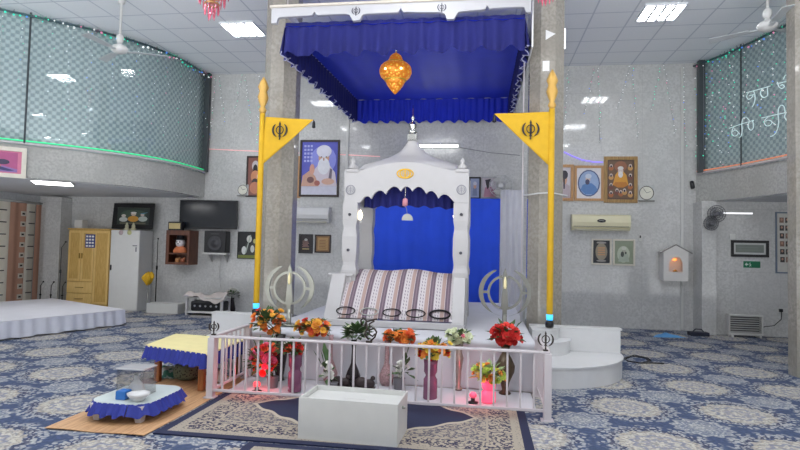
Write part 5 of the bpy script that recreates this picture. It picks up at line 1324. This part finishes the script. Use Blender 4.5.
# blue cloth, black box, loop of cable on the carpet
p = on(666, 336, 0); b = MB(); b.grid(lambda u, v: ((u-.5)*.62*(1-.5*v), (v-.5)*.34+.08*u, .006+.05*math.sin(PI*u)*math.sin(PI*v)*(1+.4*math.sin(u*11)*math.sin(v*9))), 24, 14)
tag(b.build('blue_cloth', mat('light_blue_cloth', (96, 160, 214), .8), loc=(p.x, p.y-.1, 0)), 'light blue cloth lying on the carpet near the back wall right of the steps', 'cloth')
p = on(693, 333.5, 0); b = MB(); b.bbox((-.17, -.09, 0), (.17, .09, .07), .012); b.tube([(-.1, 0, .07), (-.05, 0, .12), (.05, 0, .12), (.1, 0, .07)], .01, 6); tag(b.build('black_case', mat('dark_navy_case', (36, 40, 56), .6), loc=(p.x, YB-.62, 0)), 'small dark case on the carpet at the foot of the back wall pilaster', 'case')
P = [on(x, y, .008) for x, y in ((622, 357), (628, 361), (640, 363), (652, 363), (664, 363.5))]; Q = [on(x, y, .008) for x, y in ((625, 359), (632, 356), (645, 358), (650, 361), (640, 363), (628, 361), (624, 358), (634, 355), (648, 358), (651, 361))]
b = MB(); b.tube(P, .010, 6); b.tube(Q, .008, 6); tag(b.build('cable_loop', black), 'dark loop of cable lying on the carpet right of the curved steps', 'cable')
# flag wire tied round the right column
b = MB(); n = 16; b.tube([(XCR+.30*math.cos(a), YC+.30*math.sin(a), 2.28+.01*math.sin(3*a)) for a in [2*PI*i/n for i in range(n)]], .010, 6, closed=True); tag(b.build('tie_wire', mat('white_cable', (206, 206, 206), .5)), 'white wire tied round the right column behind the flagpole', 'wire')

# ================================================================== ceiling: lights, fans, chandeliers
panel_e = lamp_mat('fluorescent_tube', (250, 252, 255), 64.0, True)
panel_w = mat('light_louvre', (224, 228, 232), .4, var=.01)
def ceiling_light(label, x, y, group=None):
    th = thing('ceiling_light', label, 'ceiling light', (x, y, ZC-.002), group=group); s = .29
    b = MB()
    for a, c in (((-s-.02, -s-.02, -.035), (s+.02, -s, 0)), ((-s-.02, s, -.035), (s+.02, s+.02, 0)), ((-s-.02, -s, -.035), (-s, s, 0)), ((s, -s, -.035), (s+.02, s, 0))): b.box(a, c)
    for k in range(3): b.box((-s+.58*(k+1)/4-.022, -s, -.045), (-s+.58*(k+1)/4+.022, s, 0))
    b.build('louvre_frame', panel_w, th)
    for k in range(4):
        b = MB(); x0 = -s+.58*k/4+.028; b.box((x0, -s+.012, -.022), (x0+.089, s-.012, -.012)); b.build('tube', panel_e, th)
    return th
first = ceiling_light('square four-tube ceiling light near the left fan and gallery', -4.29, 9.35)
for x, y, lab in ((2.76, 9.28, 'square four-tube ceiling light above the right of the hall'),
                  (-4.29, 6.2, None), (2.76, 6.2, None), (-.8, 5.6, None), (-4.29, 3.0, None), (2.76, 3.0, None), (-.8, 2.4, None), (-4.29, -.2, None), (2.76, -.2, None)):
    o = copy_tree(first); o.location = (x, y, ZC-.002)
    o['label'] = lab or 'square four-tube ceiling light over the near half of the hall'
    if not lab: o['group'] = 'ceiling lights over the near half of the hall'
# slim light under the left gallery and recess lights
def slim(label, x, y, w, d, z, rz=0, e=9.0):
    th = thing('soffit_light', label, 'light', (x, y, z), rz)
    b = MB(); b.bbox((-w/2, -d/2, -.015), (w/2, d/2, 0), .004); b.build('rim', white_paint, th)
    b = MB(); b.box((-w/2+.015, -d/2+.015, -.02), (w/2-.015, d/2-.015, -.015)); b.build('diffuser', lamp_mat('soffit_diffuser', (250, 250, 250), 22.0, True), th)
p = on(53, 182.5, ZS-.01); slim('bright flat light in the underside of the left gallery', p.x, p.y, .62, .62, ZS-.012, .6)
p = on(741, 213, ZS-.02)
b = MB(); 
q_ = at(737, 213.3, YR-.08); th = thing('tube_light', 'short white tube light on the recess wall under the right gallery', 'light', (q_.x, YR-.002, q_.z))
b = MB(); b.bbox((-.30, -.05, -.012), (.30, 0, .03), .004); b.build('batten', white_paint, th); b = MB(); b.tube([(-.28, -.06, 0), (.28, -.06, 0)], .014, 8); b.build('tube', lamp_mat('recess_tube', (250, 250, 255), 1.6, True), th)
# tube light behind the throne
a, c = at(418, 146.5, YB-.08), at(459, 145.5, YB-.08)
th = thing('tube_light', 'lit white tube light on the back wall right of the dome of the throne', 'light', ((a.x+c.x)/2, YB-.002, a.z)); w = (c.x-a.x)/2
b = MB(); b.bbox((-w, -.05, -.02), (w, 0, .05), .006); b.build('batten', white_paint, th); b = MB(); b.tube([(-w+.03, -.07, .01), (w-.03, -.07, .01)], .028, 10); b.build('tube', lamp_mat('wall_tube', (250, 252, 255), 14.0, True), th)
# string running from the tube to the column
b = MB(); c2 = at(520, 155, 11.85); b.tube([(c.x+.02, 11.892, c.z-.03), ((c.x+c2.x)/2, 11.892, c.z-.14), (c2.x, 11.892, c2.z)], .006, 5); tag(b.build('thin_cable', mat('grey_cable', (120, 120, 124), .5)), 'thin grey cable sagging along the back wall right of the tube light', 'cable')

fan_w = mat('cream_fan_paint', (206, 206, 204), .4, var=.02); bladem = mat('grey_white_blade', (186, 190, 192), .45, var=.02)
def cfan(label, px, py, z, rz, pxtop):
    p = on(px, py, z); th = thing('ceiling_fan', label, 'ceiling fan', (p.x, p.y, z))
    H = ZC-z
    b = MB(); b.lathe([(.02, .1), (.02, H-.08), (.05, H-.08), (.06, H-.01)], 12); b.build('rod', fan_w, th)
    b = MB(); b.lathe([(.03, .10), (.055, .16), (.055, .22), (.03, .25)], 14); b.build('canopy_cup', fan_w, th)
    b = MB(); b.lathe([(.0, -.06), (.06, -.055), (.12, -.02), (.13, .02), (.10, .06), (.04, .09), (.03, .12)], 22); b.build('motor', fan_w, th)
    for k in range(3):
        a = rz+2*PI*k/3
        b = MB(); b.bbox((.10, -.03, -.006), (.22, .03, .006), .003); b.add([(.2, -.05, .0), (.72, -.075, -.012), (.72, .065, .012), (.2, .05, .008), (.2, -.05, .006), (.72, -.075, -.006), (.72, .065, .018), (.2, .05, .014)], [(3, 2, 1, 0), (4, 5, 6, 7), (0, 1, 5, 4), (1, 2, 6, 5), (2, 3, 7, 6), (3, 0, 4, 7)], False)
        b.build('blade', bladem, th, loc=(0, 0, -.02), rot=(0, 0, a))
cfan('cream ceiling fan in front of the left gallery glass', 119.5, 50, 4.55, 2.55, None)
cfan('cream ceiling fan in front of the right gallery glass', 767.5, 27, 4.62, 2.5, None)
# chandeliers
cr_m = mat('rose_crystal', (196, 92, 112), .15, var=.35, scale=30); cg_m = mat('gilt_metal', (196, 150, 96), .3, .7)
def chandelier(label, px, py, Y, n, R):
    p = at(px, py, Y); z0 = p.z
    th = thing('chandelier', label, 'chandelier', (p.x, Y, z0)); rd = random.Random(int(px))
    H = ZC-z0
    for r_, zz in ((R, .50), (R*.66, .34), (R*.36, .20)):
        b = MB(); b.tube([(r_*math.cos(a), r_*math.sin(a), zz) for a in [2*PI*i/28 for i in range(28)]], .014, 6, closed=True); b.build('ring', cg_m, th)
    b = MB(); b.lathe([(.02, .2), (.03, .4), (.02, H-.04), (.06, H-.03), (.07, H-.002)], 12); 
    for k in range(6):
        a = 2*PI*k/6; b.tube([(R*math.cos(a), R*math.sin(a), .5), (R*.5*math.cos(a), R*.5*math.sin(a), .58), (0, 0, .62)], .008, 5)
    b.build('stem', cg_m, th)
    cry = None; cnt = 0
    for r_, zz, m_ in ((R, .50, 30), (R*.66, .34, 20), (R*.36, .20, 12), (.04, .14, 4)):
        for i in range(m_):
            a = 2*PI*i/m_+rd.uniform(-.05, .05)
            if cry is None:
                b = MB(); b.lathe([(.004, 0), (.003, -.02), (.011, -.05), (.013, -.08), (.008, -.13), (.002, -.16)], 6, (0, 0, 0), False); cry = b.build('crystal', cr_m, th, loc=(r_*math.cos(a), r_*math.sin(a), zz))
            else: inst(cry, th, (r_*math.cos(a), r_*math.sin(a), zz+rd.uniform(-.02, .02)))
chandelier('rose crystal chandelier hanging at the top edge left of the left column', 211.5, 18.5, 7.2, 40, .26)
chandelier('rose crystal chandelier just showing at the top edge above the right column', 546, 3, 6.4, 40, .26)

# ================================================================== fairy lights
bc = [lamp_mat('fairy_white', (245, 250, 250), 1.3), lamp_mat('fairy_green', (60, 235, 190), .9), lamp_mat('fairy_blue', (90, 150, 255), .9), lamp_mat('fairy_pink', (255, 140, 180), .9)]
wire_m = mat('pale_wire', (170, 176, 178), .5)
def fairy(label, pts, group, seed, r=.009, prob=(.6, .25, .08, .07), step=.085, jit=.02):
    rd = random.Random(seed); P, L = resample([(0, 0)], 1) if False else ([Vector(q_) for q_ in pts], None)
    o = P[0].copy(); b = MB(); b.m(wire_m); b.tube([q_-o for q_ in P], .0025, 4)
    for a, c in zip(P[:-1], P[1:]):
        n = max(1, int((c-a).length/step))
        for i in range(n):
            k = rd.random(); mi = 0
            for j, pr in enumerate(prob):
                if k < pr: mi = j; break
                k -= pr
            b.m(bc[mi]); q_ = a+(c-a)*((i+rd.uniform(.1, .9))/n)-o
            rr_ = r*rd.uniform(.7, 1.3); q_ = q_+Vector((rd.uniform(-jit, jit), -abs(rd.uniform(0, jit))-.01, 0))
            vs = [q_+Vector(v)*rr_ for v in ((1, 0, 0), (-1, 0, 0), (0, 1, 0), (0, -1, 0), (0, 0, 1), (0, 0, -1))]
            b.add(vs, [(0, 2, 4), (2, 1, 4), (1, 3, 4), (3, 0, 4), (2, 0, 5), (1, 2, 5), (3, 1, 5), (0, 3, 5)], True)
    ob = b.build('fairy_light_string', None, loc=o); tag(ob, label, 'fairy lights', group); return ob
rd = random.Random(11); yb = YB-.03
for i, px in enumerate((569, 595, 598, 630, 632, 661, 664, 683)):
    t0 = at(px, 66, yb); t0.z = ZC-.03; ln = (1.35, 1.0, 1.6, .9, 1.5, .95, 1.45, 1.7)[i]; dx = (-.1, -.22, .05, -.25, .12, -.2, .22, .05)[i]
    fairy('thin string of tiny white lights high on the wall right of the right column', [t0, t0+Vector((dx*.5, 0, -ln*.5)), t0+Vector((dx, 0, -ln))], 'light strings on the back wall right of the right column', i+1)
for i, px in enumerate((216, 219, 243, 245.5, 260)):
    t0 = at(px, 74, yb); t0.z = ZC-.03; ln = (1.5, 1.1, .9, 1.3, 1.6)[i]; dx = (-.08, .2, -.18, .2, 0)[i]
    fairy('thin string of tiny lights high on the wall left of the left column', [t0, t0+Vector((dx*.5, 0, -ln*.5)), t0+Vector((dx, 0, -ln))], 'light strings on the back wall left of the left column', i+40)
t0 = at(563, 20, YC-.1); 
def along(path, s):
    L = 0
    for a, c in zip(path[:-1], path[1:]):
        l = (Vector(c)-Vector(a)).length
        if L+l >= s: k = (s-L)/l; return (a[0]+(c[0]-a[0])*k, a[1]+(c[1]-a[1])*k)
        L += l
    return path[-1]
CLi, CRi = offset(CLs, -.04), offset(CRs, .04)
for i in range(15):
    x, y = along(CLi, .12+.36*i+rd.uniform(-.08, .08)); ln = rd.uniform(1.2, 2.0)
    fairy('thin string of tiny coloured lights hanging down the left gallery glass', [Vector((x, y, ZC-.12)), Vector((x, y, ZC-.12-ln))], 'light strings on the left gallery glass', 70+i, .008, (.45, .35, .12, .08), .13, .05)
for i in range(11):
    x, y = along(CRi, .06+(.17*i if i < 5 else .85+.30*(i-5))+rd.uniform(-.04, .04)); ln = rd.uniform(1.4, 2.1)
    fairy('thin string of tiny coloured lights hanging down the right gallery glass', [Vector((x, y, ZC-.12)), Vector((x, y, ZC-.12-ln))], 'light strings on the right gallery glass', 90+i, .012, (.42, .40, .12, .06), .10, .05)
# tinsel garland along the ceiling line of both galleries
tin = [mat('green_tinsel', (50, 190, 140), .3, .3, var=.3), mat('dark_tinsel', (70, 90, 96), .35, .5, var=.3), mat('pink_tinsel', (170, 80, 110), .3, .5, var=.3)]
def garland(label, path, seed, smax):
    rd = random.Random(seed); th = thing('tinsel_garland', label, 'garland', (path[0][0], path[0][1], ZC-.07)); o = Vector((path[0][0], path[0][1], ZC-.07))
    b = MB(); s = 0; pts = []
    while s < smax:
        x, y = along(path, s); pts.append(Vector((x, y, ZC-.07))-o); s += .12
    b.tube(pts, .02, 6); b.build('cord', tin[1], th)
    b = MB(); s = .05
    while s < smax:
        x, y = along(path, s); c = Vector((x, y, ZC-.07))-o
        b.m(tin[min(2, int(rd.random()**1.5*3))] if math.sin(s*5) > -.2 else tin[1])
        for k in range(7):
            d = Vector((rd.gauss(0, 1), rd.gauss(0, 1), rd.gauss(0, 1))).normalized()*rd.uniform(.04, .085); e = Vector((rd.gauss(0, 1), rd.gauss(0, 1), rd.gauss(0, 1))).normalized()*.008
            b.add([c-e, c+e, c+d], [(0, 1, 2)], False)
        s += .035
    tag(b.build('tinsel', None, th), kind='stuff')
    b = MB(); s = .05
    while s < smax:
        x, y = along(path, s); c = Vector((x, y, ZC-.10))-o+Vector((rd.uniform(-.03, .03), -.03, rd.uniform(-.04, .04))); k = rd.random()
        b.m(bc[1] if math.sin(s*4+seed) > .1 and k < .8 else bc[0 if k < .5 else (3 if k < .8 else 2)]); b.ball(c, rd.uniform(.012, .022), 1)
        s += .10
    tag(b.build('light_bulb', None, th), kind='stuff')
garland('tinsel garland with green lights along the top of the left gallery glass', offset(CLs, -.06), 4, 6.2)
garland('tinsel garland with green lights along the top of the right gallery glass', offset(CRs, .06), 5, 6.0)
# bright strip on the edge of the right column
x0 = XCR+.25*math.cos(PI/8)*.96; q0, q1 = at(563.5, 26, 7.8), at(563.5, 46, 7.8)
th = thing('light_bar', 'short bright white light bar high on the right edge of the right column', 'light', (XCR+.237, YC-.04, q1.z)); b = MB(); b.bbox((-.006, -.02, 0), (.016, .02, q0.z-q1.z), .004); b.build('bar', lamp_mat('bar_glow', (245, 250, 255), 3.0), th)
# coloured strips on the wall; violet one is a reflection built as glowing tube
b = MB(); P = [at(x, y, YB-.02) for x, y in ((564, 152), (572, 156), (582, 160), (594, 162), (603, 162.3))]; b.tube(P, .012, 6); tag(b.build('violet_reflection', lamp_mat('violet_reflected_glow', (150, 130, 255), 1.0)), 'violet neon reflection drawn as a glowing tube above the gilt frames right of the column', 'light strip')
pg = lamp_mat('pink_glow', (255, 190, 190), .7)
for PP, lab in ((((208, 149), (240, 150.5), (299, 153)), 'thin pink glowing light strip on the back wall left of the left column'), (((340, 154.5), (360, 155.5), (380, 156.5)), 'thin pink glowing light strip on the back wall between the blue portrait and the dome')):
    b = MB(); b.tube([at(x, y, YB-.012) for x, y in PP], .008, 6); tag(b.build('pink_light_strip', pg), lab, 'light strip')

# neon letters on the right gallery glass
strokes = [
 [(148, 128), (215, 110), (283, 90)], [(162, 125), (150, 148), (160, 165), (178, 155), (186, 138)], [(190, 119), (197, 150), (194, 180), (182, 208)], [(163, 145), (190, 138)],
 [(236, 105), (228, 130), (238, 152), (256, 152), (268, 138), (266, 96)],
 [(322, 68), (332, 95), (350, 104), (362, 92), (350, 82), (340, 90)], [(318, 78), (412, 54)], [(384, 62), (392, 100), (384, 140), (372, 150)], [(411, 56), (413, 105), (402, 145), (384, 165)], [(356, 52), (368, 30), (386, 30), (394, 46)],
 [(52, 328), (120, 304), (190, 283)], [(76, 322), (66, 350), (76, 370), (94, 368), (102, 350), (84, 338), (70, 348)], [(102, 350), (112, 362)], [(122, 304), (124, 345), (118, 372), (108, 380)], [(122, 304), (128, 275), (146, 265), (162, 280), (166, 290)], [(164, 292), (158, 318), (170, 338), (184, 332), (188, 312), (184, 286)],
 [(234, 270), (330, 248), (420, 229)], [(272, 262), (248, 288), (258, 312), (280, 312), (292, 292), (272, 282), (252, 290)], [(292, 292), (308, 305)], [(326, 250), (330, 300), (318, 345), (300, 368), (284, 374)], [(326, 250), (330, 215), (346, 198), (362, 210), (366, 240)], [(370, 240), (364, 265), (378, 284), (400, 280), (410, 262), (404, 234)], [(414, 232), (415, 275), (402, 294)]]
neon_m = lamp_mat('white_neon', (214, 232, 232), .5)
npath = offset(CRs, .12)
o = hit(npath, 760, 100)
th = thing('neon_lettering', 'white glowing curly lettering in two lines on the right gallery glass', 'sign', o)
for lines_, nm in ((strokes[:10], 'upper_line'), (strokes[10:], 'lower_line')):
    b = MB()
    for S in lines_:
        P = []
        for x, y in S:
            h = hit(npath, 720+x/5.625, 70+y/5.625)
            if h: P.append(h-o)
        # smooth
        if len(P) > 2:
            R_ = []
            for i in range(len(P)-1):
                p0, p1, p2, p3 = P[max(0, i-1)], P[i], P[i+1], P[min(len(P)-1, i+2)]
                for k in range(4):
                    u = k/4; R_.append(.5*((2*p1)+(p2-p0)*u+(2*p0-5*p1+4*p2-p3)*u*u+(3*p1-p0-3*p2+p3)*u**3))
            P = R_+[P[-1]]
        b.tube(P, .0075, 6)
    b.build(nm, neon_m, th)

# ================================================================== light
w = bpy.data.worlds.new('hall_ambient'); SC.world = w; w.use_nodes = True
bg = w.node_tree.nodes['Background']; wt_ = w.node_tree
tc = wt_.nodes.new('ShaderNodeTexCoord'); sx_ = wt_.nodes.new('ShaderNodeSeparateXYZ'); mr = wt_.nodes.new('ShaderNodeMapRange')
wt_.links.new(tc.outputs['Generated'], sx_.inputs[0]); wt_.links.new(sx_.outputs[2], mr.inputs[0])
mr.inputs[1].default_value = -.08; mr.inputs[2].default_value = .02; mr.inputs[3].default_value = 4.9; mr.inputs[4].default_value = .68
bg.inputs[0].default_value = (.95, .97, 1.0, 1); wt_.links.new(mr.outputs[0], bg.inputs[1])     # dim above, added brightness below the horizon as fill for the ceiling
SC.view_settings.view_transform = 'Standard'; SC.view_settings.look = 'None'; SC.view_settings.gamma = 1.0; SC.view_settings.exposure = -0.44
SC.view_settings.use_curve_mapping = False
